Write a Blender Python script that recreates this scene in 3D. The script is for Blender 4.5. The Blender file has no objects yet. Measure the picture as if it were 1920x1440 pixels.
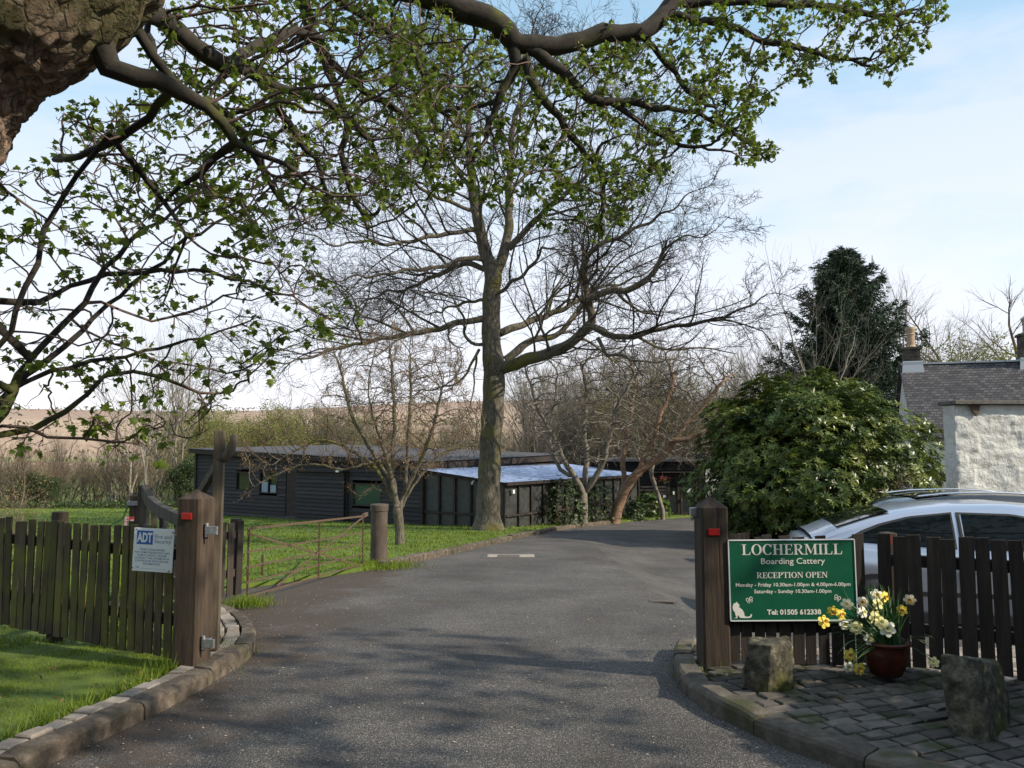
import bpy, bmesh, math, random
import numpy as np
from mathutils import Vector, Matrix, noise as mnoise
from mathutils.geometry import tessellate_polygon

rng = np.random.default_rng(7)
random.seed(7)
SC = bpy.context.scene
COL = SC.collection
PI = math.pi

# ------------------------------------------------------------------ camera
FPX = 1500.0
PITCH = math.atan(120 / FPX)
EYE = 1.65
cam_d = bpy.data.cameras.new('camera'); cam = bpy.data.objects.new('camera', cam_d); COL.objects.link(cam)
cam_d.sensor_width = 36; cam_d.lens = 36 * FPX / 1920; cam_d.clip_start = 0.05; cam_d.clip_end = 4000
cam.location = (0, 0, EYE); cam.rotation_euler = (PI / 2 + PITCH, 0, 0)
SC.camera = cam

# ------------------------------------------------------------------ world, sun, exposure
SUN_TO = Vector((1.9, -0.75, 1.33)).normalized()
SUN_EL = math.asin(SUN_TO.z)
SUN_AZ = math.atan2(SUN_TO.x, SUN_TO.y)          # from +y towards +x
w = bpy.data.worlds.new("World"); SC.world = w; w.use_nodes = True
nt = w.node_tree; nt.nodes.clear()
out = nt.nodes.new('ShaderNodeOutputWorld'); bg = nt.nodes.new('ShaderNodeBackground')
sky = nt.nodes.new('ShaderNodeTexSky'); sky.sky_type = 'NISHITA'; sky.sun_disc = False
sky.sun_elevation = SUN_EL; sky.sun_rotation = SUN_AZ; sky.air_density = 1.0; sky.dust_density = 0.6; sky.ozone_density = 1.0
tc = nt.nodes.new('ShaderNodeTexCoord')
mp = nt.nodes.new('ShaderNodeMapping'); mp.inputs['Scale'].default_value = (1.0, 1.0, 3.2); mp.inputs['Location'].default_value = (0.35, 0.1, 0.0); mp.inputs['Rotation'].default_value = (0, math.radians(-16), 0)
nz = nt.nodes.new('ShaderNodeTexNoise'); nz.inputs['Scale'].default_value = 1.5; nz.inputs['Detail'].default_value = 7; nz.inputs['Roughness'].default_value = 0.55
rp = nt.nodes.new('ShaderNodeValToRGB'); rp.color_ramp.elements[0].position = 0.47; rp.color_ramp.elements[1].position = 0.56
sx = nt.nodes.new('ShaderNodeSeparateXYZ')
hz = nt.nodes.new('ShaderNodeMapRange'); hz.inputs['From Min'].default_value = 0.66; hz.inputs['From Max'].default_value = 0.0; hz.inputs['To Min'].default_value = 0.45; hz.inputs['To Max'].default_value = 0.97
mx = nt.nodes.new('ShaderNodeMath'); mx.operation = 'MAXIMUM'
ml = nt.nodes.new('ShaderNodeMath'); ml.operation = 'MULTIPLY'; ml.inputs[1].default_value = 0.4
mix = nt.nodes.new('ShaderNodeMix'); mix.data_type = 'RGBA'
SKYC = (6.95, 6.8, 6.95, 1)
mix.inputs['B'].default_value = SKYC
crp = nt.nodes.new('ShaderNodeValToRGB'); crp.color_ramp.elements[0].position = 0.0; crp.color_ramp.elements[0].color = (1.0, .995, 1.0, 1); crp.color_ramp.elements[1].position = .46; crp.color_ramp.elements[1].color = (.50, .80, 1.0, 1)
vml = nt.nodes.new('ShaderNodeVectorMath'); vml.operation = 'MULTIPLY'; vml.inputs[1].default_value = SKYC[:3]
L = nt.links.new
L(sx.outputs['Z'], crp.inputs[0]); L(crp.outputs['Color'], vml.inputs[0]); L(vml.outputs[0], mix.inputs['B'])
L(tc.outputs['Generated'], mp.inputs['Vector']); L(mp.outputs[0], nz.inputs['Vector']); L(nz.outputs['Fac'], rp.inputs[0])
L(tc.outputs['Generated'], sx.inputs[0]); L(sx.outputs['Z'], hz.inputs['Value'])
mx.inputs[0].default_value = 0; L(rp.outputs['Color'], ml.inputs[0]); L(hz.outputs[0], mx.inputs[1])
mix2 = nt.nodes.new('ShaderNodeMix'); mix2.data_type = 'RGBA'; mix2.inputs['B'].default_value = (6.4, 6.15, 6.7, 1); L(ml.outputs[0], mix2.inputs['Factor']); L(mix.outputs['Result'], mix2.inputs['A'])
L(mx.outputs[0], mix.inputs['Factor']); L(sky.outputs[0], mix.inputs['A']); L(mix2.outputs['Result'], bg.inputs['Color'])
bg.inputs['Strength'].default_value = 0.15
L(bg.outputs[0], out.inputs['Surface'])

sd = bpy.data.lights.new('sun', 'SUN'); so = bpy.data.objects.new('sun', sd); COL.objects.link(so)
sd.energy = 5.0; sd.angle = math.radians(0.6); sd.color = (1.0, 0.90, 0.74)
so.rotation_euler = Vector((0, 0, 1)).rotation_difference(SUN_TO).to_euler(); so.location = (30, -8, 30)
SC.view_settings.view_transform = 'Standard'; SC.view_settings.look = 'None'; SC.view_settings.gamma = 1
SC.view_settings.exposure = 0.17
SC.render.engine = 'CYCLES'
SC.cycles.max_bounces = 6; SC.cycles.transparent_max_bounces = 8; SC.cycles.use_denoising = True
SC.cycles.caustics_reflective = False; SC.cycles.caustics_refractive = False

# ------------------------------------------------------------------ terrain profile and pixel -> world
YK = [-50, 4.0, 6.0, 30, 36, 60, 110, 170, 260, 380, 520, 900]
ZK = [0, 0, -0.047, -1.175, -1.35, -2.0, -2.6, -.5, 9.0, 21.5, 25.0, 22.0]
def smooth(t): t = np.clip(t, 0, 1); return t * t * (3 - 2 * t)
def zg(x, y):
    z = np.interp(y, YK, ZK)
    z = z - 0.26 * smooth((np.asarray(x) - 1.7) / 1.3) * smooth((np.asarray(y) - 6.5) / 2.0) * smooth((24 - np.asarray(y)) / 8)
    return z
def ray(px, py):
    u = (px - 960) / FPX; v = (720 - py) / FPX
    F = (0, math.cos(PITCH), math.sin(PITCH)); U = (0, -math.sin(PITCH), math.cos(PITCH))
    d = Vector((u, F[1] + v * U[1], F[2] + v * U[2]))
    return d / d.y
def P(px, py, d):
    r = ray(px, py); return Vector((r.x * d, d, EYE + r.z * d))
def G(px, py):
    r = ray(px, py); d = 1.5
    while d < 900:
        if EYE + r.z * d <= float(zg(r.x * d, d)): break
        d += 0.01 if d < 45 else 0.5
    return Vector((r.x * d, d, float(zg(r.x * d, d))))

# ------------------------------------------------------------------ materials
def new_mat(name):
    m = bpy.data.materials.new(name); m.use_nodes = True
    n = m.node_tree; b = n.nodes['Principled BSDF']; return m, n, b
def noise_mat(name, cols, scale=5.0, rough=0.85, bump=0.0, detail=6, stretch=(1, 1, 1), bscale=None, bdist=0.01, island=0.0, second=None, metallic=0.0, spec=None, translucent=0.0, objrand=0.0, world=False):
    """cols: list of (position, rgb). second: (rgb, scale, lo, hi) patches on top"""
    m, n, b = new_mat(name); N = n.nodes.new; LK = n.links.new
    tc = N('ShaderNodeTexCoord'); mp = N('ShaderNodeMapping'); mp.inputs['Scale'].default_value = stretch
    SRC = N('ShaderNodeNewGeometry').outputs['Position'] if world else tc.outputs['Object']
    LK(SRC, mp.inputs['Vector'])
    nz = N('ShaderNodeTexNoise'); nz.inputs['Scale'].default_value = scale; nz.inputs['Detail'].default_value = detail; nz.inputs['Roughness'].default_value = 0.65
    LK(mp.outputs[0], nz.inputs['Vector'])
    rp = N('ShaderNodeValToRGB'); cr = rp.color_ramp
    while len(cr.elements) < len(cols): cr.elements.new(0.5)
    for e, (p, c) in zip(cr.elements, cols): e.position = p; e.color = (*c, 1)
    LK(nz.outputs['Fac'], rp.inputs[0]); col = rp.outputs['Color']
    if second:
        c2, s2, lo, hi = second
        n2 = N('ShaderNodeTexNoise'); n2.inputs['Scale'].default_value = s2; n2.inputs['Detail'].default_value = 5
        LK(SRC, n2.inputs['Vector'])
        mr = N('ShaderNodeMapRange'); mr.inputs['From Min'].default_value = lo; mr.inputs['From Max'].default_value = hi
        LK(n2.outputs['Fac'], mr.inputs['Value'])
        mi = N('ShaderNodeMix'); mi.data_type = 'RGBA'; mi.inputs['B'].default_value = (*c2, 1)
        LK(mr.outputs[0], mi.inputs['Factor']); LK(col, mi.inputs['A']); col = mi.outputs['Result']
    for val, src in ((island, 'i'), (objrand, 'o')):
        if val > 0:
            if src == 'i': g = N('ShaderNodeNewGeometry'); ro = g.outputs['Random Per Island']
            else: g = N('ShaderNodeObjectInfo'); ro = g.outputs['Random']
            mr = N('ShaderNodeMapRange'); mr.inputs['To Min'].default_value = 1 - val; mr.inputs['To Max'].default_value = 1 + val
            LK(ro, mr.inputs['Value'])
            hs = N('ShaderNodeHueSaturation'); LK(mr.outputs[0], hs.inputs['Value']); LK(col, hs.inputs['Color']); col = hs.outputs[0]
    LK(col, b.inputs['Base Color']); b.inputs['Roughness'].default_value = rough; b.inputs['Metallic'].default_value = metallic
    if spec is not None: b.inputs['Specular IOR Level'].default_value = spec
    if bump > 0:
        bn = N('ShaderNodeTexNoise'); bn.inputs['Scale'].default_value = bscale or scale * 3; bn.inputs['Detail'].default_value = 8; bn.inputs['Roughness'].default_value = 0.7
        LK(mp.outputs[0], bn.inputs['Vector'])
        bp = N('ShaderNodeBump'); bp.inputs['Strength'].default_value = bump; bp.inputs['Distance'].default_value = bdist
        LK(bn.outputs['Fac'], bp.inputs['Height']); LK(bp.outputs[0], b.inputs['Normal'])
    if translucent > 0:
        t = N('ShaderNodeBsdfTranslucent'); ms = N('ShaderNodeMixShader'); ms.inputs[0].default_value = translucent
        LK(col, t.inputs['Color']); LK(b.outputs[0], ms.inputs[1]); LK(t.outputs[0], ms.inputs[2]); LK(ms.outputs[0], n.nodes['Material Output'].inputs['Surface'])
    return m
def flat(name, c, rough=0.6, metallic=0.0, **k):
    m, n, b = new_mat(name); b.inputs['Base Color'].default_value = (*c, 1); b.inputs['Roughness'].default_value = rough; b.inputs['Metallic'].default_value = metallic
    for q, v in k.items(): b.inputs[q.replace('_', ' ')].default_value = v
    return m

M = {}
M['bark'] = noise_mat('sycamore bark', [(0.32, (.05, .036, .026)), (0.46, (.25, .18, .125)), (0.70, (.50, .40, .30))], 19, 0.95, 1.0, stretch=(1, 1, .8), bscale=48, bdist=0.05, second=((.085, .08, .018), 1.3, .46, .60))
M['branch'] = noise_mat('dark branch bark', [(0.3, (.014, .011, .008)), (0.7, (.048, .040, .028))], 14, 0.95, 0.6, bdist=0.01, second=((.07, .075, .015), 2.2, .55, .68))
M['twig'] = noise_mat('young twig bark', [(0.3, (.075, .048, .036)), (0.7, (.15, .10, .075))], 10, 0.9)
M['leafsy'] = noise_mat('young sycamore leaf', [(0.3, (.09, .145, .014)), (0.7, (.20, .25, .035))], 3, 0.5, island=.45, translucent=.45, spec=.3)
M['ashbark'] = noise_mat('grey ridged bark', [(0.35, (.05, .042, .03)), (0.55, (.14, .12, .088)), (0.7, (.22, .195, .145))], 22, 0.95, 1.0, stretch=(1, 1, .25), bscale=22, bdist=0.035, second=((.12, .11, .025), 1.1, .52, .66))
M['ashtwig'] = noise_mat('bare twig bark', [(0.3, (.018, .014, .010)), (0.7, (.048, .038, .029))], 3, 0.9)
M['scrubbark'] = noise_mat('scrub bark', [(0.3, (.085, .060, .042)), (0.7, (.21, .155, .11))], 5, 0.9, objrand=.25)
M['greyscrub'] = noise_mat('grey scrub bark', [(0.3, (.10, .085, .065)), (0.7, (.22, .195, .155))], 5, 0.9, objrand=.2)
M['redbark'] = noise_mat('peeling red brown bark', [(0.3, (.13, .07, .04)), (0.6, (.30, .19, .115)), (0.75, (.42, .33, .24))], 6, 0.85, .5, stretch=(1, 1, 3))
M['palebark'] = noise_mat('pale ash bark', [(0.3, (.16, .135, .10)), (0.7, (.36, .32, .26))], 6, 0.9, objrand=.2)
M['bud'] = noise_mat('pinkish opening bud', [(0.3, (.22, .12, .065)), (0.7, (.36, .24, .12))], 3, 0.7, island=.4, translucent=.3)
M['budgreen'] = noise_mat('fresh green bud leaf', [(0.3, (.14, .15, .035)), (0.7, (.26, .26, .07))], 3, 0.7, island=.4, translucent=.35)
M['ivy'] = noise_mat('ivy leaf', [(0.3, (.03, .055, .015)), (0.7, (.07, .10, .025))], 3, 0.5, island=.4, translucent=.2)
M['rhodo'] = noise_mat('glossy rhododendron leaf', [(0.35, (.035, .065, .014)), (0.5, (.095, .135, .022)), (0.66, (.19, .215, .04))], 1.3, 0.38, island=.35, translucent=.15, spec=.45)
M['laurel'] = noise_mat('laurel leaf', [(0.35, (.05, .10, .016)), (0.7, (.16, .24, .045))], 1.5, 0.4, island=.3, translucent=.25)
M['needle'] = noise_mat('conifer needle', [(0.35, (.018, .036, .018)), (0.7, (.045, .075, .035))], 1.2, 0.8, island=.35)
M['grass'] = noise_mat('grass blade', [(0.3, (.09, .145, .013)), (0.7, (.21, .275, .030))], 1.3, 0.7, island=.35, translucent=.35, spec=.2)
M['turf'] = noise_mat('mown turf', [(0.3, (.065, .105, .012)), (0.6, (.13, .19, .020)), (0.8, (.18, .225, .035))], 3, 0.95, .8, bscale=60, bdist=.03, second=((.10, .075, .035), .9, .60, .76))
M['soil'] = noise_mat('leaf littered soil', [(0.3, (.045, .032, .020)), (0.7, (.14, .095, .06))], 9, 0.98, .8, bscale=30, bdist=.03, second=((.07, .10, .02), .35, .5, .62))
M['kerb'] = noise_mat('weathered kerb stone', [(0.3, (.035, .027, .019)), (0.5, (.105, .08, .058)), (0.75, (.22, .175, .135))], 11, 0.95, .8, bscale=50, bdist=.012, island=.22, second=((.065, .06, .025), 2.6, .52, .66))
M['kerbdark'] = noise_mat('damp kerb stone', [(0.3, (.06, .048, .038)), (0.55, (.12, .10, .078)), (0.75, (.18, .15, .115))], 11, 0.95, .8, bscale=50, bdist=.012, island=.2, second=((.05, .05, .018), 2.6, .52, .66))
M['sett'] = noise_mat('grey sett', [(0.3, (.050, .043, .036)), (0.7, (.145, .125, .105))], 8, 0.85, .7, bscale=40, bdist=.01, island=.45, second=((.040, .045, .016), 4.5, .50, .62))
M['settpale'] = noise_mat('pale sett', [(0.3, (.17, .14, .11)), (0.7, (.36, .31, .26))], 8, 0.9, .7, bscale=40, bdist=.01, island=.3)
M['joint'] = noise_mat('mossy joint', [(0.3, (.010, .009, .006)), (0.7, (.030, .028, .014))], 20, 1.0, .6, bdist=.01)
M['boulder'] = noise_mat('mossy boulder', [(0.32, (.02, .019, .013)), (0.5, (.085, .075, .05)), (0.72, (.25, .23, .17))], 14, 0.95, 1.0, bscale=22, bdist=.03, second=((.10, .10, .02), 2.4, .5, .62))
def wood(name, a, b_, moss=None, sc=6, **k):
    return noise_mat(name, [(0.3, a), (0.7, b_)], sc, 0.88, .7, stretch=(4, 4, .35), bscale=22, bdist=.008, objrand=.42, second=moss, world=True, **k)
M['woodpost'] = wood('brown stained post', (.021, .014, .009), (.072, .048, .030), ((.035, .028, .014), 3, .55, .7))
M['picketgreen'] = wood('algae covered picket', (.035, .023, .012), (.105, .072, .036), ((.105, .095, .016), 3.4, .43, .60))
M['picketdark'] = wood('dark stained picket', (.018, .012, .009), (.055, .040, .029))
M['gatewood'] = wood('weathered gate timber', (.045, .036, .026), (.13, .105, .078))
M['postgrey'] = wood('silvered gate timber', (.055, .042, .028), (.15, .115, .080))
M['rust'] = noise_mat('flaking rust', [(0.3, (.06, .032, .02)), (0.6, (.12, .078, .05)), (.8, (.24, .18, .13))], 30, .9, .6, bscale=90, bdist=.004)
M['pipe'] = noise_mat('rusty old iron column', [(0.3, (.045, .03, .022)), (0.6, (.095, .07, .052)), (.8, (.18, .145, .11))], 7, .85, .5, stretch=(1, 1, .4), bscale=40, bdist=.005)
M['clad'] = noise_mat('black stained weatherboard', [(0.3, (.009, .0075, .008)), (0.7, (.032, .028, .028))], 5, .75, .3, stretch=(.5, .5, 8), bscale=12, bdist=.004, island=.6)
M['cladtrim'] = noise_mat('dark trim board', [(0.3, (.012, .009, .008)), (0.7, (.045, .030, .023))], 6, .8, .4, bdist=.005)
M['felt'] = noise_mat('grey corrugated roof', [(0.3, (.03, .03, .034)), (0.7, (.085, .085, .092))], 2.5, .7, .5, bscale=20, bdist=.01)
M['mesh'] = noise_mat('run mesh screen', [(0.3, (.022, .024, .023)), (0.7, (.055, .06, .055))], 6, .55, .3, bscale=60, bdist=.004)
M['slate'] = None
M['glass'] = flat('dark window glass', (.015, .02, .02), .06, Specular_IOR_Level=.8)
M['greenglass'] = flat('green reflecting glass', (.035, .075, .055), .12)
M['bluepane'] = flat('pale blue curtain', (.22, .30, .36), .6)
M['whitepl'] = flat('white plastic', (.75, .76, .75), .4)
M['galv'] = noise_mat('galvanised steel', [(0.3, (.28, .28, .29)), (0.7, (.55, .55, .56))], 40, .42, .2, metallic=.8, bdist=.002)
M['red'] = flat('red reflector', (.50, .010, .008), .18, Specular_IOR_Level=.9)
M['green'] = noise_mat('green sign enamel', [(0.3, (.0025, .088, .042)), (0.7, (.004, .105, .052))], 8, .42)
M['cream'] = flat('cream lettering', (.78, .75, .66), .5)
M['signwhite'] = noise_mat('white sign plate', [(0.3, (.84, .85, .86)), (0.7, (.90, .90, .90))], 8, .4)
M['blue'] = flat('blue sign patch', (.025, .12, .44), .45)
M['bluetext'] = flat('blue grey lettering', (.10, .14, .30), .5)
M['terra'] = noise_mat('glazed red brown pot', [(0.3, (.03, .007, .004)), (0.7, (.10, .022, .009))], 9, .22, .5, bscale=14, bdist=.012)
M['daffleaf'] = noise_mat('daffodil leaf', [(0.3, (.035, .095, .028)), (0.7, (.07, .16, .05))], 9, .5, island=.25, translucent=.25)
M['petalw'] = flat('white petal', (.86, .83, .66), .6, Subsurface_Weight=.0)
M['petaly'] = flat('yellow petal', (.86, .68, .09), .6)
M['petalp'] = flat('pale yellow petal', (.85, .78, .36), .6)
M['trumpet'] = flat('deep yellow trumpet', (.86, .52, .07), .6)
M['silver'] = flat('silver blue car paint', (.52, .56, .64), .28, .75, Coat_Weight=.7, Coat_Roughness=.05)
M['black'] = flat('dark car paint', (.02, .022, .026), .2, .3, Coat_Weight=1.0, Coat_Roughness=.04)
M['carglass'] = flat('tinted car glass', (.006, .009, .010), .035, Specular_IOR_Level=.22)
M['blacktrim'] = flat('black rubber trim', (.02, .02, .02), .5)
M['chrome'] = flat('bright trim', (.7, .7, .7), .15, 1.0)
M['tail'] = flat('red lamp lens', (.45, .01, .01), .15)
M['render'] = noise_mat('whitewashed rubble wall', [(0.3, (.50, .49, .44)), (0.55, (.66, .65, .60)), (.8, (.72, .71, .66))], 2.2, .9, .9, bscale=3.6, bdist=.10, second=((.36, .34, .24), 2.0, .61, .74))
M['renderplain'] = noise_mat('plain white render', [(0.3, (.58, .57, .52)), (.8, (.70, .69, .64))], 2, .9, .3)
M['coping'] = noise_mat('lichened coping', [(0.3, (.07, .065, .055)), (.8, (.20, .18, .15))], 8, .9, .6, bdist=.02)
M['chimstone'] = noise_mat('sooty chimney stone', [(0.3, (.025, .022, .018)), (.8, (.13, .105, .08))], 5, .9, .7, bdist=.03)
M['potclay'] = noise_mat('buff chimney pot', [(0.3, (.32, .22, .135)), (.8, (.46, .34, .22))], 5, .8, .2)
M['lead'] = flat('lead flashing', (.42, .44, .46), .5)
M['litter'] = noise_mat('fallen bud scales', [(0.3, (.30, .20, .13)), (.7, (.62, .52, .42))], 30, .9, island=.4)
M['deadleaf'] = noise_mat('dead brown leaf', [(0.3, (.10, .06, .03)), (.7, (.30, .20, .11))], 30, .9, island=.4)
M['iron'] = noise_mat('cast iron cover', [(0.3, (.07, .06, .05)), (.7, (.20, .17, .145))], 30, .7, .5, metallic=.4, bdist=.004)
M['concrete'] = noise_mat('pale concrete', [(0.3, (.26, .22, .18)), (.7, (.42, .37, .31))], 12, .95, .5, bdist=.006)
M['tape'] = noise_mat('striped tape', [(0.48, (.7, .7, .7)), (0.52, (.6, .05, .05))], 25, .5)
M['rope'] = flat('green rope', (.05, .12, .02), .8)

def slate_mat():
    m, n, b = new_mat('slate roof courses'); N = n.nodes.new; LK = n.links.new
    tc = N('ShaderNodeTexCoord'); br = N('ShaderNodeTexBrick'); br.inputs['Scale'].default_value = 1.0
    br.inputs['Brick Width'].default_value = .20; br.inputs['Row Height'].default_value = .105; br.inputs['Mortar Size'].default_value = .012
    br.inputs['Color1'].default_value = (.030, .028, .032, 1); br.inputs['Color2'].default_value = (.095, .087, .088, 1); br.inputs['Mortar'].default_value = (.012, .012, .012, 1)
    sp = N('ShaderNodeSeparateXYZ'); cb = N('ShaderNodeCombineXYZ'); LK(tc.outputs['Object'], sp.inputs[0]); LK(sp.outputs['X'], cb.inputs['X']); LK(sp.outputs['Z'], cb.inputs['Y'])
    LK(cb.outputs[0], br.inputs['Vector'])
    nz = N('ShaderNodeTexNoise'); nz.inputs['Scale'].default_value = 1.2; LK(tc.outputs['Object'], nz.inputs['Vector'])
    hs = N('ShaderNodeHueSaturation'); mr = N('ShaderNodeMapRange'); mr.inputs['To Min'].default_value = .6; mr.inputs['To Max'].default_value = 1.5; LK(nz.outputs['Fac'], mr.inputs['Value']); LK(mr.outputs[0], hs.inputs['Value']); LK(br.outputs['Color'], hs.inputs['Color'])
    LK(hs.outputs[0], b.inputs['Base Color']); b.inputs['Roughness'].default_value = .75
    bp = N('ShaderNodeBump'); bp.inputs['Strength'].default_value = .8; bp.inputs['Distance'].default_value = .03; LK(br.outputs['Fac'], bp.inputs['Height']); bp.invert = True; LK(bp.outputs[0], b.inputs['Normal'])
    return m
M['slate'] = slate_mat()

def asphalt_mat():
    m, n, b = new_mat('worn asphalt'); N = n.nodes.new; LK = n.links.new
    tc = N('ShaderNodeTexCoord')
    v = N('ShaderNodeTexVoronoi'); v.inputs['Scale'].default_value = 150; LK(tc.outputs['Object'], v.inputs['Vector'])
    rp = N('ShaderNodeValToRGB'); cr = rp.color_ramp
    cols = [(0.0, (.040, .038, .037)), (.45, (.080, .075, .071)), (.86, (.130, .120, .111)), (.985, (.30, .26, .22))]
    while len(cr.elements) < 4: cr.elements.new(.5)
    for e, (p, c) in zip(cr.elements, cols): e.position = p; e.color = (*c, 1)
    sc = N('ShaderNodeSeparateColor'); LK(v.outputs['Color'], sc.inputs[0]); LK(sc.outputs[0], rp.inputs[0])
    n1 = N('ShaderNodeTexNoise'); n1.inputs['Scale'].default_value = .8; n1.inputs['Detail'].default_value = 6; n1.inputs['Roughness'].default_value = .6; LK(tc.outputs['Object'], n1.inputs['Vector'])
    mr = N('ShaderNodeMapRange'); mr.inputs['From Min'].default_value = .32; mr.inputs['From Max'].default_value = .68; mr.inputs['To Min'].default_value = .66; mr.inputs['To Max'].default_value = 1.28; LK(n1.outputs['Fac'], mr.inputs['Value'])
    hs = N('ShaderNodeHueSaturation'); LK(mr.outputs[0], hs.inputs['Value']); LK(rp.outputs[0], hs.inputs['Color'])
    # brown organic dirt in patches, gathered along the left side of the drive where leaves rot
    n2 = N('ShaderNodeTexNoise'); n2.inputs['Scale'].default_value = 1.3; n2.inputs['Detail'].default_value = 9; n2.inputs['Roughness'].default_value = .7; LK(tc.outputs['Object'], n2.inputs['Vector'])
    sx = N('ShaderNodeSeparateXYZ'); LK(tc.outputs['Object'], sx.inputs[0])
    ex = N('ShaderNodeMapRange'); ex.inputs['From Min'].default_value = -1.2; ex.inputs['From Max'].default_value = -2.6; ex.inputs['To Min'].default_value = 0; ex.inputs['To Max'].default_value = .30; LK(sx.outputs['X'], ex.inputs['Value'])
    ad = N('ShaderNodeMath'); ad.operation = 'ADD'; LK(n2.outputs['Fac'], ad.inputs[0]); LK(ex.outputs[0], ad.inputs[1])
    m2 = N('ShaderNodeMapRange'); m2.inputs['From Min'].default_value = .56; m2.inputs['From Max'].default_value = .74; m2.inputs['To Max'].default_value = .8; LK(ad.outputs[0], m2.inputs['Value'])
    mi = N('ShaderNodeMix'); mi.data_type = 'RGBA'; mi.inputs['B'].default_value = (.070, .050, .035, 1); LK(m2.outputs[0], mi.inputs['Factor']); LK(hs.outputs[0], mi.inputs['A'])
    LK(mi.outputs['Result'], b.inputs['Base Color']); b.inputs['Roughness'].default_value = .82; b.inputs['Specular IOR Level'].default_value = .35
    bp = N('ShaderNodeBump'); bp.inputs['Strength'].default_value = .9; bp.inputs['Distance'].default_value = .006; LK(v.outputs['Distance'], bp.inputs['Height']); LK(bp.outputs[0], b.inputs['Normal'])
    return m
M['asphalt'] = asphalt_mat()
def bark_mat():
    m, n, b = new_mat('flaking sycamore bark'); N = n.nodes.new; LK = n.links.new
    tc = N('ShaderNodeTexCoord'); nz = N('ShaderNodeTexNoise'); nz.inputs['Scale'].default_value = 9; nz.inputs['Detail'].default_value = 5; LK(tc.outputs['Object'], nz.inputs['Vector'])
    mx_ = N('ShaderNodeMix'); mx_.data_type = 'VECTOR'; mx_.inputs['Factor'].default_value = .13; LK(tc.outputs['Object'], mx_.inputs['A']); LK(nz.outputs['Color'], mx_.inputs['B'])
    mp = N('ShaderNodeMapping'); mp.inputs['Rotation'].default_value = (0, .55, 0); mp.inputs['Scale'].default_value = (1.25, 1.25, .62); LK(mx_.outputs['Result'], mp.inputs['Vector'])
    v = N('ShaderNodeTexVoronoi'); v.feature = 'DISTANCE_TO_EDGE'; v.inputs['Scale'].default_value = 13; LK(mp.outputs[0], v.inputs['Vector'])
    v2 = N('ShaderNodeTexVoronoi'); v2.inputs['Scale'].default_value = 13; LK(mp.outputs[0], v2.inputs['Vector'])
    er = N('ShaderNodeMapRange'); er.inputs['From Max'].default_value = .13; er.inputs['To Min'].default_value = .38; LK(v.outputs['Distance'], er.inputs['Value'])
    n2 = N('ShaderNodeTexNoise'); n2.inputs['Scale'].default_value = 38; n2.inputs['Detail'].default_value = 9; n2.inputs['Roughness'].default_value = .72; LK(tc.outputs['Object'], n2.inputs['Vector'])
    rp = N('ShaderNodeValToRGB'); cr = rp.color_ramp
    for i in range(2): cr.elements.new(.5)
    for e, (p, c) in zip(cr.elements, [(.30, (.10, .065, .045)), (.45, (.34, .22, .15)), (.58, (.42, .31, .23)), (.72, (.55, .46, .36))]): e.position = p; e.color = (*c, 1)
    LK(n2.outputs['Fac'], rp.inputs[0])
    sc = N('ShaderNodeSeparateColor'); LK(v2.outputs['Color'], sc.inputs[0]); pr = N('ShaderNodeMapRange'); pr.inputs['To Min'].default_value = .65; pr.inputs['To Max'].default_value = 1.3; LK(sc.outputs[0], pr.inputs['Value'])
    mu = N('ShaderNodeMath'); mu.operation = 'MULTIPLY'; LK(er.outputs[0], mu.inputs[0]); LK(pr.outputs[0], mu.inputs[1])
    hs = N('ShaderNodeHueSaturation'); LK(mu.outputs[0], hs.inputs['Value']); LK(rp.outputs[0], hs.inputs['Color'])
    n3 = N('ShaderNodeTexNoise'); n3.inputs['Scale'].default_value = 1.7; n3.inputs['Detail'].default_value = 7; LK(tc.outputs['Object'], n3.inputs['Vector'])
    mr = N('ShaderNodeMapRange'); mr.inputs['From Min'].default_value = .50; mr.inputs['From Max'].default_value = .60; mr.inputs['To Max'].default_value = .85; LK(n3.outputs['Fac'], mr.inputs['Value'])
    mi = N('ShaderNodeMix'); mi.data_type = 'RGBA'; mi.inputs['B'].default_value = (.085, .082, .018, 1); LK(mr.outputs[0], mi.inputs['Factor']); LK(hs.outputs[0], mi.inputs['A']); LK(mi.outputs['Result'], b.inputs['Base Color']); b.inputs['Roughness'].default_value = .95
    h = N('ShaderNodeMath'); h.operation = 'MULTIPLY_ADD'; h.inputs[1].default_value = .8; LK(er.outputs[0], h.inputs[0]); LK(n2.outputs['Fac'], h.inputs[2])
    bp = N('ShaderNodeBump'); bp.inputs['Strength'].default_value = 1.0; bp.inputs['Distance'].default_value = .035; LK(h.outputs[0], bp.inputs['Height']); LK(bp.outputs[0], b.inputs['Normal']); return m
M['bark'] = bark_mat()

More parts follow.
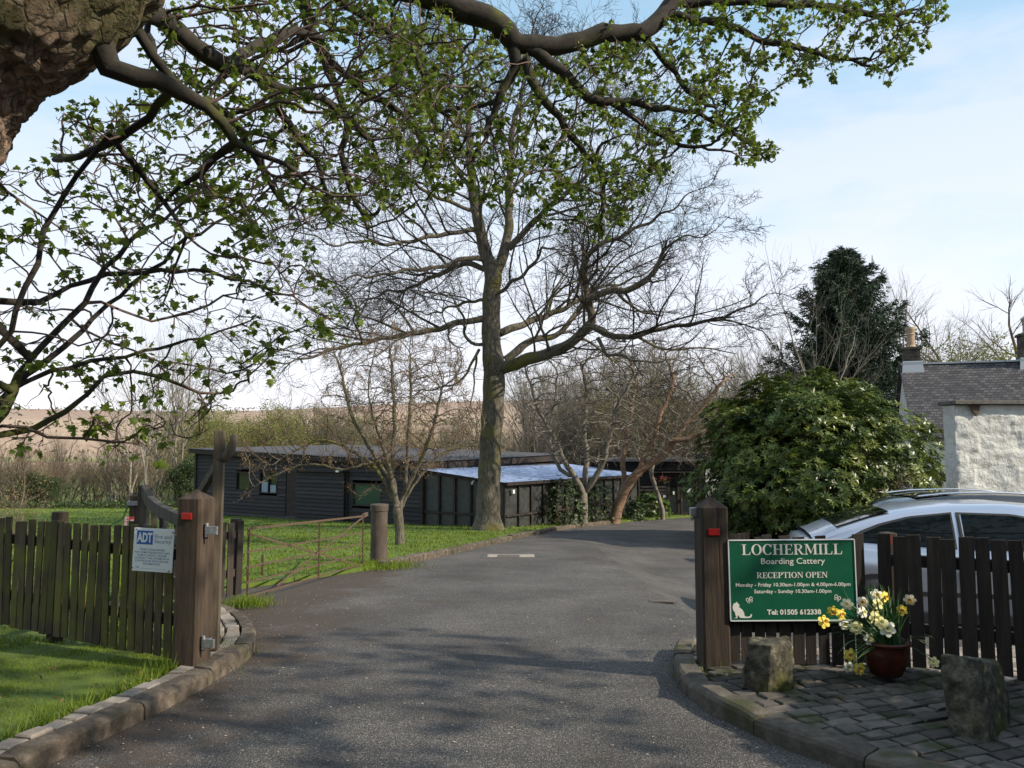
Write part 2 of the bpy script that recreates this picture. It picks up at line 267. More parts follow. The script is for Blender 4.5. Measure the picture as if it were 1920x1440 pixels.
def ground_mat():
    m, n, b = new_mat('ground and far fields'); N = n.nodes.new; LK = n.links.new
    tc = N('ShaderNodeTexCoord'); sx = N('ShaderNodeSeparateXYZ'); LK(tc.outputs['Object'], sx.inputs[0])
    n1 = N('ShaderNodeTexNoise'); n1.inputs['Scale'].default_value = .012; n1.inputs['Detail'].default_value = 2; LK(tc.outputs['Object'], n1.inputs['Vector'])
    m1 = N('ShaderNodeMath'); m1.operation = 'MULTIPLY_ADD'; m1.inputs[1].default_value = 70; LK(n1.outputs['Fac'], m1.inputs[0]); LK(sx.outputs['Y'], m1.inputs[2])
    mr = N('ShaderNodeMapRange'); mr.inputs['From Min'].default_value = 0; mr.inputs['From Max'].default_value = 600; LK(m1.outputs[0], mr.inputs['Value'])
    rp = N('ShaderNodeValToRGB'); cr = rp.color_ramp; cr.interpolation = 'LINEAR'
    cols = [(0.0, (.06, .055, .025)), (.14, (.10, .11, .03)), (.24, (.16, .19, .06)), (.30, (.42, .30, .215)), (.33, (.30, .33, .14)), (.36, (.44, .315, .225)), (.56, (.46, .34, .25)), (.60, (.38, .275, .21)), (.80, (.35, .25, .195)), (.83, (.44, .42, .22))]
    while len(cr.elements) < len(cols): cr.elements.new(.5)
    for e, (p, c) in zip(cr.elements, cols): e.position = p; e.color = (*c, 1)
    LK(mr.outputs[0], rp.inputs[0])
    n2 = N('ShaderNodeTexNoise'); n2.inputs['Scale'].default_value = .25; n2.inputs['Detail'].default_value = 8; n2.inputs['Roughness'].default_value = .7; LK(tc.outputs['Object'], n2.inputs['Vector'])
    m3 = N('ShaderNodeMapRange'); m3.inputs['To Min'].default_value = .55; m3.inputs['To Max'].default_value = 1.4; LK(n2.outputs['Fac'], m3.inputs['Value'])
    hs = N('ShaderNodeHueSaturation'); LK(m3.outputs[0], hs.inputs['Value']); LK(rp.outputs[0], hs.inputs['Color'])
    LK(hs.outputs[0], b.inputs['Base Color']); b.inputs['Roughness'].default_value = 1.0; b.inputs['Specular IOR Level'].default_value = .1
    return m
M['ground'] = ground_mat()

# ------------------------------------------------------------------ object helpers
def tag(o, label=None, cat=None, group=None, kind=None):
    if label: o['label'] = label
    if cat: o['category'] = cat
    if group: o['group'] = group
    if kind: o['kind'] = kind
    return o
def empty(name, loc, label, cat, rz=0.0, group=None):
    o = bpy.data.objects.new(name, None); COL.objects.link(o); o.location = loc; o.rotation_euler = (0, 0, rz); o.empty_display_size = .2
    return tag(o, label, cat, group)
def copy_tree(o, parent=None):
    c = o.copy(); COL.objects.link(c); c.parent = parent
    for ch in list(KIDS.get(o.name, [])): 
        d = copy_tree(ch, c); KIDS.setdefault(c.name, []).append(d)
    return c
KIDS = {}
def link_mesh(name, me, mat, parent=None, smooth=False, bevel=0.0):
    o = bpy.data.objects.new(name, me); COL.objects.link(o)
    if mat is not None: me.materials.append(mat)
    if smooth: me.polygons.foreach_set('use_smooth', np.ones(len(me.polygons), dtype=bool))
    if parent is not None: o.parent = parent; KIDS.setdefault(parent.name, []).append(o)
    if bevel > 0:
        b = o.modifiers.new('bevel', 'BEVEL'); b.width = bevel; b.segments = 2; b.limit_method = 'ANGLE'
    return o
class MB:
    def __init__(s): s.v = []; s.f = []
    def add(s, vs, fs):
        k = len(s.v); s.v += [tuple(v) for v in vs]; s.f += [tuple(i + k for i in f) for f in fs]; return s
    def box(s, c, size, R=None, taper=1.0):
        hx, hy, hz = size[0] / 2, size[1] / 2, size[2] / 2; R = R or Matrix.Identity(3); c = Vector(c)
        vs = [c + R @ Vector((x * hx * (taper if z > 0 else 1), y * hy * (taper if z > 0 else 1), z * hz)) for z in (-1, 1) for y in (-1, 1) for x in (-1, 1)]
        return s.add(vs, [(0, 2, 3, 1), (4, 5, 7, 6), (0, 1, 5, 4), (2, 6, 7, 3), (0, 4, 6, 2), (1, 3, 7, 5)])
    def bar(s, a, b, wd, th, up=(0, 0, 1)):
        a = Vector(a); b = Vector(b); z = (b - a); l = z.length; z.normalize(); x = Vector(up).cross(z)
        if x.length < 1e-4: x = Vector((1, 0, 0))
        x.normalize(); y = z.cross(x); R = Matrix((x, y, z)).transposed()
        return s.box((a + b) / 2, (wd, th, l), R)
    def prism(s, poly, M4, depth):
        """poly 2D in local xy; extruded -depth..0 along local z"""
        n = len(poly); vs = [M4 @ Vector((p[0], p[1], 0)) for p in poly] + [M4 @ Vector((p[0], p[1], -depth)) for p in poly]
        tris = tessellate_polygon([[Vector((p[0], p[1], 0)) for p in poly]])
        fs = [tuple(t) for t in tris] + [tuple(i + n for i in reversed(t)) for t in tris]
        fs += [(i, i + n, (i + 1) % n + n, (i + 1) % n) for i in range(n)]
        return s.add(vs, fs)
    def lathe(s, prof, c, seg=24, cap=True):
        c = Vector(c); vs = []; fs = []
        for r, z in prof:
            for k in range(seg): a = 2 * PI * k / seg; vs.append(c + Vector((r * math.cos(a), r * math.sin(a), z)))
        for i in range(len(prof) - 1):
            for k in range(seg): k2 = (k + 1) % seg; fs.append((i * seg + k, i * seg + k2, (i + 1) * seg + k2, (i + 1) * seg + k))
        if cap: fs.append(tuple(range(seg - 1, -1, -1))); fs.append(tuple((len(prof) - 1) * seg + k for k in range(seg)))
        return s.add(vs, fs)
    def tube(s, pts, r, seg=8):
        V, F = tube_arrays(np.array([tuple(p) for p in pts], float), np.full(len(pts), r) if np.isscalar(r) else np.array(r), seg)
        s.add([tuple(v) for v in V], [tuple(int(i) for i in f) for f in F])
        n = len(pts); k = len(s.v) - n * seg
        s.f.append(tuple(k + i for i in range(seg - 1, -1, -1))); s.f.append(tuple(k + (n - 1) * seg + i for i in range(seg)))
        return s
    def mesh(s, name):
        me = bpy.data.meshes.new(name); me.from_pydata(s.v, [], s.f); me.validate(); me.update(); return me
    def build(s, name, mat, parent=None, smooth=False, bevel=0.0):
        return link_mesh(name, s.mesh(name), mat, parent, smooth, bevel)
def tube_arrays(pts, rad, seg):
    n = len(pts); t = np.gradient(pts, axis=0) if n > 1 else np.array([[0, 0, 1.]])
    t /= np.linalg.norm(t, axis=1)[:, None] + 1e-9
    m = t.mean(0); ref = np.eye(3)[np.argmin(np.abs(m))]
    a = np.cross(t, ref); a /= np.linalg.norm(a, axis=1)[:, None] + 1e-9; b = np.cross(t, a)
    ang = np.arange(seg) * 2 * PI / seg
    V = pts[:, None] + rad[:, None, None] * (np.cos(ang)[None, :, None] * a[:, None] + np.sin(ang)[None, :, None] * b[:, None])
    i = np.arange(n - 1)[:, None] * seg; k = np.arange(seg)[None]; k2 = (k + 1) % seg
    F = np.stack([i + k, i + k2, i + seg + k2, i + seg + k], -1).reshape(-1, 4)
    return V.reshape(-1, 3), F
def np_mesh(name, V, F):
    """V (n,3), F (m,k) all faces with the same number of corners"""
    me = bpy.data.meshes.new(name); m, k = F.shape
    me.vertices.add(len(V)); me.vertices.foreach_set('co', V.astype(np.float32).ravel())
    me.loops.add(m * k); me.loops.foreach_set('vertex_index', F.astype(np.int32).ravel())
    me.polygons.add(m); me.polygons.foreach_set('loop_start', (np.arange(m) * k).astype(np.int32)); me.polygons.foreach_set('loop_total', np.full(m, k, np.int32))
    me.update(calc_edges=True); return me
def chains_mesh(name, chains):
    """chains: list of (pts, radii, seg)"""
    Vs, Fs, k = [], [], 0
    for p, r, s in chains:
        V, F = tube_arrays(p, r, s); Vs.append(V); Fs.append(F + k); k += len(V)
    return np_mesh(name, np.concatenate(Vs), np.concatenate(Fs))
def rand_rot(n, r=rng):
    q = r.normal(size=(n, 4)); q /= np.linalg.norm(q, axis=1)[:, None]; w_, x, y, z = q.T
    return np.stack([1 - 2 * (y * y + z * z), 2 * (x * y - z * w_), 2 * (x * z + y * w_), 2 * (x * y + z * w_), 1 - 2 * (x * x + z * z), 2 * (y * z - x * w_), 2 * (x * z - y * w_), 2 * (y * z + x * w_), 1 - 2 * (x * x + y * y)], -1).reshape(n, 3, 3)
def frames(fwd, nrm):
    """matrices whose columns are x, y(=forward), z(~normal)"""
    y = fwd / (np.linalg.norm(fwd, axis=1)[:, None] + 1e-9); x = np.cross(y, nrm); x /= np.linalg.norm(x, axis=1)[:, None] + 1e-9; z = np.cross(x, y)
    return np.stack([x, y, z], -1)
def scatter(name, tv, tf, pos, R, sc):
    tv = np.array(tv, float); tf = np.array(tf); n = len(pos); k = len(tv)
    V = np.einsum('nij,kj->nki', R, tv) * np.asarray(sc)[:, None, None] + pos[:, None]
    F = tf[None] + (np.arange(n) * k)[:, None, None]
    return np_mesh(name, V.reshape(-1, 3), F.reshape(-1, tf.shape[1]))
LEAF_LONG = ([(0, 0, 0), (.15, .45, .07), (0, 1, -.10), (-.15, .45, .07)], [(0, 1, 2, 3)])
LEAF_DIA = ([(0, 0, 0), (.28, .45, .06), (0, 1, -.05), (-.28, .45, .06)], [(0, 1, 2, 3)])
# five-lobed maple-like leaf, drooping, as triangles
_o = [(0, 0), (.22, .02), (.50, .08), (.36, .30), (.62, .55), (.32, .58), (.24, .72), (0, 1.05), (-.24, .72), (-.32, .58), (-.62, .55), (-.36, .30), (-.50, .08), (-.22, .02)]
LEAF_SYC = ([(x, y, -.28 * (x * x * 2 + y * y * .6)) for x, y in _o] + [(0, .42, .04)], [(14, i, (i + 1) % 14) for i in range(14)])

def poly_clip_mesh(pts, zoff, step, skirt=0.0, xr=None):
    bm = bmesh.new(); vs = [bm.verts.new((p[0], p[1], 0)) for p in pts]
    for t in tessellate_polygon([[Vector((p[0], p[1], 0)) for p in pts]]): 
        try: bm.faces.new([vs[i] for i in t])
        except ValueError: pass
    xs = [p[0] for p in pts]; ys = [p[1] for p in pts]
    def cuts(lo, hi):
        c = lo; 
        while c < hi:
            yield c; c += step if abs(c) < 18 else step * 3
    for axis, (lo, hi) in enumerate(((min(xs), max(xs)), (min(ys), max(ys)))):
        for c in cuts(math.floor(lo / step) * step + step, hi):
            co = [0, 0, 0]; no = [0, 0, 0]; co[axis] = c; no[axis] = 1
            bmesh.ops.bisect_plane(bm, geom=bm.verts[:] + bm.edges[:] + bm.faces[:], plane_co=co, plane_no=no)
    bmesh.ops.recalc_face_normals(bm, faces=bm.faces[:])
    for f in bm.faces:
        if f.normal.z < 0: f.normal_flip()
    for v in bm.verts: v.co.z = float(zg(v.co.x, v.co.y)) + zoff
    if skirt > 0:
        be = [e for e in bm.edges if e.is_boundary]
        g = bmesh.ops.extrude_edge_only(bm, edges=be)
        for e in g['geom']:
            if isinstance(e, bmesh.types.BMVert): e.co.z -= skirt
    return bm
def sheet(name, pts, zoff, step, mat, skirt=0.0, kind='structure'):
    bm = poly_clip_mesh(pts, zoff, step, skirt); me = bpy.data.meshes.new(name); bm.to_mesh(me); bm.free()
    o = link_mesh(name, me, mat); o['kind'] = kind; return o
def inside(poly, x, y):
    poly = np.array([(p[0], p[1]) for p in poly]); r = np.zeros(len(x), bool); j = len(poly) - 1
    for i in range(len(poly)):
        xi, yi = poly[i]; xj, yj = poly[j]
        c = ((yi > y) != (yj > y)) & (x < (xj - xi) * (y - yi) / (yj - yi + 1e-12) + xi); r ^= c; j = i
    return r
def smooth_path(pts, step):
    pts = [Vector((p[0], p[1], 0)) for p in pts]; q = [pts[0]] + pts + [pts[-1]]; out = []
    for i in range(1, len(q) - 2):
        a, b, c, d = q[i - 1:i + 3]; n = max(1, int((c - b).length / step))
        for k in range(n):
            t = k / n; out.append(.5 * ((2 * b) + (c - a) * t + (2 * a - 5 * b + 4 * c - d) * t * t + (3 * b - a - 3 * c + d) * t ** 3))
    out.append(pts[-1]); return out
def offset_path(path, off):
    out = []
    for i, p in enumerate(path):
        t = (path[min(i + 1, len(path) - 1)] - path[max(i - 1, 0)]).normalized(); out.append(p + Vector((-t.y, t.x, 0)) * off)
    return out
# ------------------------------------------------------------------ ground, road, lawns, kerbs
xs = np.unique(np.concatenate([np.linspace(-700, -60, 33), np.linspace(-60, 60, 81), np.linspace(60, 700, 33)]))
ys = np.unique(np.concatenate([np.linspace(-40, 45, 86), np.linspace(45, 200, 60), np.linspace(200, 900, 71)]))
gx, gy = np.meshgrid(xs, ys); gz = zg(gx, gy) - 0.03
hillw = smooth((gy - 170) / 200)
gz = gz + hillw * (2.2 * np.sin(gx / 95 + .8) + 1.1 * np.sin(gx / 37 + 2) + .012 * np.maximum(gx, 0))
V = np.stack([gx, gy, gz], -1).reshape(-1, 3); nx = len(xs); ny = len(ys)
ii = (np.arange(ny - 1)[:, None] * nx + np.arange(nx - 1)[None]).ravel()
o = link_mesh('ground', np_mesh('ground', V, np.stack([ii, ii + 1, ii + nx + 1, ii + nx], -1)), M['ground'], smooth=True); o['kind'] = 'structure'

def gpts(l): return [G(*p) for p in l]
KL = gpts([(80, 1440), (147, 1409), (324, 1324), (427, 1264), (471, 1232), (480, 1203), (467, 1180), (445, 1160), (415, 1148), (370, 1142), (310, 1138)])
KL = [Vector((-9, .2, 0)), Vector((-4.5, .9, 0)), Vector((-3.05, 2.1, 0)), Vector((-2.62, 3.2, 0))] + KL
KF = gpts([(722, 1066), (760, 1058), (840, 1041), (920, 1022), (1000, 1004), (1070, 991), (1145, 983)])
KR = gpts([(1574, 1440), (1473, 1405), (1395, 1370), (1318, 1329), (1272, 1288), (1262, 1248), (1272, 1220), (1300, 1206)])
KR = [Vector((12, 2.5, 0)), Vector((6, 2.65, 0)), Vector((3.2, 3.1, 0)), Vector((2.35, 3.55, 0))] + KR
pKL = smooth_path(KL, .12); pKR = smooth_path(KR, .12); pKF = smooth_path(KF, .3)
track = gpts([(310, 1128), (415, 1109), (500, 1098), (600, 1083), (700, 1068)])
farL = gpts([(1200, 976), (1262, 972), (1300, 969)])
road = [Vector((-12, -10, 0))] + [p for p in pKL] + [Vector((-5.5, KL[-1].y, 0)), Vector((-5.5, track[0].y + .1, 0))] + track + [p for p in pKF] + farL + [Vector((9.4, 34.9, 0)), Vector((11, 30, 0)), Vector((7.5, 24.5, 0)), Vector((5.2, 20.5, 0)), Vector((5.2, 17, 0)), Vector((8.2, 15.6, 0)), Vector((22, 15.6, 0)), Vector((22, 6.75, 0))] + [Vector((2.6, 6.75, 0))] + list(reversed(pKR)) + [Vector((12, -10, 0))]
sheet('road', road, 0.0, .5, M['asphalt'])
LZ = .07
lk = offset_path(pKL, .28)
lawn_near = [p for p in lk] + [Vector((-16, KL[-1].y + .3, 0)), Vector((-16, .5, 0))]
lawn_near = [Vector((p[0], p[1], 0)) for p in lawn_near]
sheet('lawn', lawn_near, LZ, .5, M['turf'], .1)
lf = offset_path(pKF, .13)
lawn_far = [Vector((-5.5, track[0].y + .15, 0))] + track[:-1] + [track[-1]] + lf + farL + [Vector((9.0, 35.3, 0)), Vector((9, 42, 0)), Vector((-60, 42, 0)), Vector((-60, 12, 0)), Vector((-16, 7.6, 0))]
lawn_far = [Vector((p[0], p[1], 0)) for p in lawn_far]
sheet('lawn', lawn_far, LZ - .01, 1.0, M['turf'], .1)

def kerb(name, path, side, mat, h=.11, wd=.13, stone=.85, seed=1, parts=None):
    r = random.Random(seed); mb = MB(); i = 0; n = len(path); seg = (path[1] - path[0]).length if n > 1 else .1
    acc = 0; start = 0
    cum = [0]
    for a, b in zip(path, path[1:]): cum.append(cum[-1] + (b - a).length)
    tot = cum[-1]
    def at(s):
        s = max(0, min(tot, s)); j = max(0, min(n - 2, int(np.searchsorted(cum, s)) - 1)); t = (s - cum[j]) / max(1e-6, cum[j + 1] - cum[j])
        p = path[j].lerp(path[j + 1], t); d = (path[j + 1] - path[j]).normalized(); return p, Vector((-d.y, d.x, 0)) * side
    s = 0
    while s < tot - .1:
        l = min(stone * r.uniform(.85, 1.15), tot - s); k = max(2, int(l / .12)); dz = r.uniform(-.012, .012); dx = r.uniform(-.008, .008); ww = wd * r.uniform(.94, 1.06)
        rings = []
        for q in range(k + 1):
            p, nn = at(s + .006 + (l - .012) * q / k); z0 = float(zg(p.x, p.y)); e = -.012 if q in (0, k) else 0
            prof = [(0 + dx, -.05), (0.0 + dx, h * .72 + dz + e), (.012 + dx, h * .9 + dz + e), (.035 + dx, h + dz + e), (ww, h + .004 + dz + e), (ww, -.05)]
            rings.append([(p.x + nn.x * a, p.y + nn.y * a, z0 + b + mnoise.fractal(Vector((p.x * 9, p.y * 9, a * 20)), .8, 2, 4) * .009) for a, b in prof])
        vs = [v for rg in rings for v in rg]; m = 6; fs = []
        for q in range(k):
            for c in range(m - 1): fs.append((q * m + c, q * m + c + 1, (q + 1) * m + c + 1, (q + 1) * m + c) if side < 0 else (q * m + c, (q + 1) * m + c, (q + 1) * m + c + 1, q * m + c + 1))
        fs.append(tuple(range(m))); fs.append(tuple(reversed(range(k * m, k * m + m)))); mb.add(vs, fs); s += l
    o = mb.build(name, mat); o['kind'] = 'structure'; return o
kerb('kerb', pKL, 1, M['kerb'], h=.115, seed=3)
kerb('kerb', pKF, 1, M['kerb'], h=.12, wd=.14, stone=.95, seed=5)
kerb('kerb', pKR[:-3], -1, M['kerbdark'], h=.12, wd=.15, seed=9)

def sett(mb, c, ax, ln, wd, z, r):
    ay = Vector((-ax.y, ax.x, 0)); ht = .09; q = []
    for zz, k in ((z - ht, 1.0), (z - .006, 1.0), (z, .84)):
        for sx_, sy_ in ((-1, -1), (1, -1), (1, 1), (-1, 1)):
            j = .006; p = c + ax * sx_ * (ln / 2 * k if k == 1 else ln / 2 - .007) + ay * sy_ * (wd / 2 * k if k == 1 else wd / 2 - .007)
            q.append((p.x + r.uniform(-j, j), p.y + r.uniform(-j, j), zz + (r.uniform(-.004, .004) if zz == z else 0)))
    fs = []
    for b in (0, 4): fs += [(b + i, b + (i + 1) % 4, b + 4 + (i + 1) % 4, b + 4 + i) for i in range(4)]
    fs.append((8, 9, 10, 11)); mb.add(q, fs)
# single and double rows of setts behind the left kerb
r = random.Random(4); mb = MB()
for row, off in enumerate((.20, .335)):
    path = offset_path(pKL, off); i = 0; s = 0
    cum = [0]
    for a, b in zip(path, path[1:]): cum.append(cum[-1] + (b - a).length)
    while s < cum[-1] - .2:
        ln = r.uniform(.11, .18); j = min(len(path) - 2, max(0, int(np.searchsorted(cum, s + ln / 2)) - 1)); t = (s + ln / 2 - cum[j]) / max(1e-6, cum[j + 1] - cum[j])
        p = path[j].lerp(path[j + 1], t); ax = (path[j + 1] - path[j]).normalized()
        if row == 0 or (p.y > 6.15): sett(mb, p, ax, ln - .022, .115 + r.uniform(-.012, .012), float(zg(p.x, p.y)) + .118 + r.uniform(-.012, .008), r)
        s += ln
o = mb.build('sett_edging', M['settpale']); o['kind'] = 'structure'
# paved corner on the right: sunk joint bed plus individually laid setts
rk = offset_path(pKR, -.15)
pave = [Vector((p.x, p.y, 0)) for p in rk if p.x < 11] + [Vector((1.55, 6.72, 0)), Vector((7, 6.72, 0)), Vector((11, 6.72, 0))]
sheet('paving_bed', pave, .072, .5, M['joint'], .1)
for nm, mat, cond, seed in (('paving', M['sett'], lambda p: p.y < fence_y(p.x) - .02, 11), ('paving', M['settpale'], lambda p: p.y >= fence_y(p.x) - .02, 12)):
    def fence_y(x): return 6.12 if x < 2.7 else 6.12 - (x - 2.7) * .72
    r = random.Random(seed); mb = MB(); th = math.radians(21); ax = Vector((math.cos(th), math.sin(th), 0)); ay = Vector((-ax.y, ax.x, 0)); O = Vector((2.6, 5.2, 0)); v = -4.2
    while v < 3.2:
        rh = r.uniform(.105, .135); u = -5.2 + r.uniform(0, .2)
        while u < 5.2:
            ln = r.uniform(.14, .24); c = O + ax * (u + ln / 2) + ay * (v + rh / 2) + ay * .02 * math.sin(u * 1.7)
            if inside(pave, np.array([c.x]), np.array([c.y]))[0] and c.x < 8 and cond(c):
                sett(mb, c, ax, ln - .026, rh - .022, float(zg(c.x, c.y)) + .104 + r.uniform(-.004, .004), r)
            u += ln
        v += rh
    o = mb.build(nm, mat); o['kind'] = 'structure'

# grass blades (nobody could count them)
def blades(name, poly, boxes, seed):
    rr = np.random.default_rng(seed); PV = []; PH = []; PW = []
    for (x0, x1, y0, y1, dens, h, wd) in boxes:
        n = int((x1 - x0) * (y1 - y0) * dens); x = rr.uniform(x0, x1, n); y = rr.uniform(y0, y1, n)
        cl = np.array([mnoise.noise(Vector((a * 2.2, b * 2.2, 0))) for a, b in zip(x, y)])
        k = inside(poly, x, y) & (rr.random(n) < .62 + cl * .9) & (np.abs(x) < .68 * y + 1.0); x = x[k]; y = y[k]; cl = cl[k]
        PV.append(np.stack([x, y, zg(x, y) + LZ - .012], -1)); PH.append(h * rr.uniform(.5, 1.25, len(x)) * (1 + .5 * cl)); PW.append(np.full(len(x), wd))
    Pp = np.concatenate(PV); H = np.concatenate(PH); W = np.concatenate(PW); n = len(Pp)
    a = rr.uniform(0, 2 * PI, n); lean = rr.uniform(.1, .75, n)[:, None]; d = np.stack([np.cos(a), np.sin(a), np.zeros(n)], -1)
    b = rr.uniform(0, 2 * PI, n); sdv = np.stack([np.cos(b), np.sin(b), np.zeros(n)], -1) * W[:, None]
    up = np.array([0, 0, 1.]); mid = Pp + (up * .55 + d * lean * .3) * H[:, None]; tip = Pp + (up * .95 + d * lean) * H[:, None]
    V = np.stack([Pp - sdv, Pp + sdv, mid + sdv * .7, mid - sdv * .7, tip], 1).reshape(-1, 3); k = np.arange(n)[:, None] * 5
    F = np.concatenate([k + np.array([0, 1, 2]), k + np.array([0, 2, 3]), k + np.array([3, 2, 4])])
    o = link_mesh(name, np_mesh(name, V, F), M['grass']); o['kind'] = 'stuff'; tag(o, 'short green grass growing over the lawns', 'grass'); return o
blades('grass', lawn_near, [(-5.2, -1.2, 3.2, 6.9, 6400, .030, .0026), (-9, -1.5, 6.9, 10.5, 900, .05, .005)], 1)
blades('grass', lawn_far, [(-9, -1.0, 9.2, 15, 750, .05, .0055), (-14, 1.5, 15, 24, 260, .055, .009), (-26, 9, 24, 41.5, 60, .06, .018)], 2)
# unkempt tufts along the track edge and posts
rr = np.random.default_rng(5); pts = []
for a, b in zip(track, track[1:]):
    for t in np.linspace(0, 1, 260): pts.append(a.lerp(b, t) + Vector((rr.normal() * .05, rr.normal() * .07 + .04, 0)))
for q_ in offset_path(pKL, .285):
    if 3.3 < q_.y and q_.y < 6.9:
        for _ in range(26): pts.append(q_ + Vector((-abs(rr.normal()) * .04 + .01, rr.normal() * .05, .06)))
for c, s_, n_ in (((-2.28, 14.1), .28, 1400), ((-2.52, 6.12), .16, 450), ((1.38, 6.0), .1, 90), ((-3.15, 9.6), .15, 500), ((-2.42, 6.75), .10, 300)):
    for _ in range(n_): pts.append(Vector((c[0] + rr.normal() * s_, c[1] + rr.normal() * s_, 0)))
Pp = np.array([(p.x, p.y, float(zg(p.x, p.y)) + .02 + p.z) for p in pts]); n = len(Pp); H = rr.uniform(.05, .16, n) * np.where(Pp[:, 2] > .07, .35, 1); a = rr.uniform(0, 6.28, n)
d = np.stack([np.cos(a), np.sin(a), np.zeros(n)], -1); sdv = np.stack([-np.sin(a + .6), np.cos(a + .6), np.zeros(n)], -1) * .005
V = np.stack([Pp - sdv, Pp + sdv, Pp + d * H[:, None] * .6 + np.array([0, 0, 1.]) * H[:, None]], 1).reshape(-1, 3)
o = link_mesh('grass_tufts', np_mesh('grass_tufts', V, np.arange(3 * n).reshape(-1, 3)), M['grass']); tag(o, 'rough grass tufts along the track edge and round the posts', 'grass', kind='stuff')
# fallen bud scales on the drive
rr = np.random.default_rng(8); n = 4200
x = rr.uniform(-3.2, 3.0, n); y = 3.6 + rr.random(n) ** 1.4 * 16; x = np.where(rr.random(n) < .35, -2.3 + rr.normal(size=n) * .5 + (y - 6) * .0, x)
k = inside(road, x, y); x = x[k]; y = y[k]; n = len(x)
R = frames(np.stack([rr.normal(size=n), rr.normal(size=n), rr.normal(size=n) * .1], -1), np.tile([0, 0, 1.], (n, 1)))
o = link_mesh('litter', scatter('litter', *LEAF_DIA, np.stack([x, y, zg(x, y) + .004], -1), R, .007 + .018 * rr.random(n) ** 3), M['litter']); tag(o, 'pale fallen bud scales scattered over the asphalt', 'litter', kind='stuff')
# grit and rotted leaf crumbs gathered against the kerbs
pk = []
for pth, sd2 in ((pKL, -1), (pKR, 1), (pKF, -1)):
    op = offset_path(pth, .05 * sd2)
    for q_ in op:
        for _ in range(34 if pth is not pKF else 30): pk.append((q_.x + sd2 * -1 * 0 + rr.normal() * .05 + (abs(rr.normal()) * .10) * (1 if pth is not pKR else -1), q_.y + rr.normal() * .05 - (abs(rr.normal()) * .06 if pth is pKF else 0)))
pk = np.array(pk); k = inside(road, pk[:, 0], pk[:, 1]); pk = pk[k]; n = len(pk); R = rand_rot(n, rr)
o = link_mesh('grit', scatter('grit', *LEAF_DIA, np.stack([pk[:, 0], pk[:, 1], zg(pk[:, 0], pk[:, 1]) + .003], -1), R, .004 + .014 * rr.random(n) ** 3), M['soil']); tag(o, 'brown grit and leaf crumbs along the foot of the kerbs', 'grit', kind='stuff')
# brown dead leaves on the lawn
n = 260; x = rr.uniform(-5, -1.4, n); y = rr.uniform(3.4, 6.1, n); k = inside(lawn_near, x, y); x = x[k]; y = y[k]; n = len(x)
o = link_mesh('litter', scatter('litter', *LEAF_DIA, np.stack([x, y, zg(x, y) + LZ + .03], -1), rand_rot(n, rr), rr.uniform(.02, .05, n)), M['deadleaf']); tag(o, 'dead leaves lying in the near grass', 'litter', kind='stuff')
# covers in the drive
c = G(958, 1043)
t = empty('manhole_cover', (c.x, c.y, c.z), 'pale concrete-framed cover in the drive near the far kerb', 'drain cover')
MB().box((0, 0, .004), (.95, .50, .008)).build('frame', M['concrete'], t); MB().box((-.05, 0, .010), (.45, .30, .006)).build('lid', M['iron'], t)
c = G(1243, 1128)
t = empty('water_cover', (c.x, c.y, c.z), 'small dark iron cover in the drive near the right post', 'drain cover')
MB().box((0, 0, .004), (.33, .15, .008)).build('frame', M['kerbdark'], t); MB().box((0, 0, .010), (.26, .10, .006)).build('lid', M['iron'], t)

# ------------------------------------------------------------------ posts, fences, gates
def post(loc, rz, wd, h, name, label, mat='woodpost', cap=.07, refl=None, group=None):
    t = empty(name, loc, label, 'gate post', rz, group); mb = MB(); e = wd / 2; c = .016; r = random.Random(int(loc[0] * 100)); vs = []
    ring = [(-e + c, -e), (e - c, -e), (e, -e + c), (e, e - c), (e - c, e), (-e + c, e), (-e, e - c), (-e, -e + c)]
    zs = [-.15, .1, .4, .7, 1.0, h - cap]; n = 8
    for z in zs: vs += [(x + r.uniform(-.0015, .0015), y + r.uniform(-.0015, .0015), z) for x, y in ring]
    vs += [(x * .55, y * .55, h - cap * .56) for x, y in ring]; vs.append((0, 0, h))
    fs = [(k * n + i, k * n + (i + 1) % n, (k + 1) * n + (i + 1) % n, (k + 1) * n + i) for k in range(len(zs)) for i in range(n)]
    fs += [(len(zs) * n + i, len(zs) * n + (i + 1) % n, len(vs) - 1) for i in range(n)]
    mb.add(vs, fs); mb.build('shaft', M[mat], t)
    if refl: MB().box((refl[0], -e - .006, refl[1]), (.085, .012, .05)).build('reflector', M['red'], t, bevel=.003)
    return t
gl = G(366, 1247)
lp = post((-2.385, 6.10, -.02), math.radians(-14), .20, 1.36, 'gate_post', 'dark square gate post with red reflector beside the small white sign', refl=(-.005, 1.165))
# hinges on the left post
for z in (1.06, .24):
    mb = MB(); mb.box((.13, -.02, z), (.07, .05, .055)); mb.box((.17, -.05, z), (.10, .018, .06)); mb.lathe([(.014, z - .05), (.014, z + .05)], (.125, -.045, 0), 10); mb.build('hinge', M['galv'], lp, bevel=.002)
rp_ = post((1.50, 6.10, -.02), math.radians(4), .205, 1.31, 'gate_post', 'dark square gate post with red reflector beside the green sign', refl=(-.012, 1.05), cap=.085)
MB().box((-.125, .03, 1.19), (.05, .04, .06)).build('latch', M['galv'], rp_, bevel=.003)

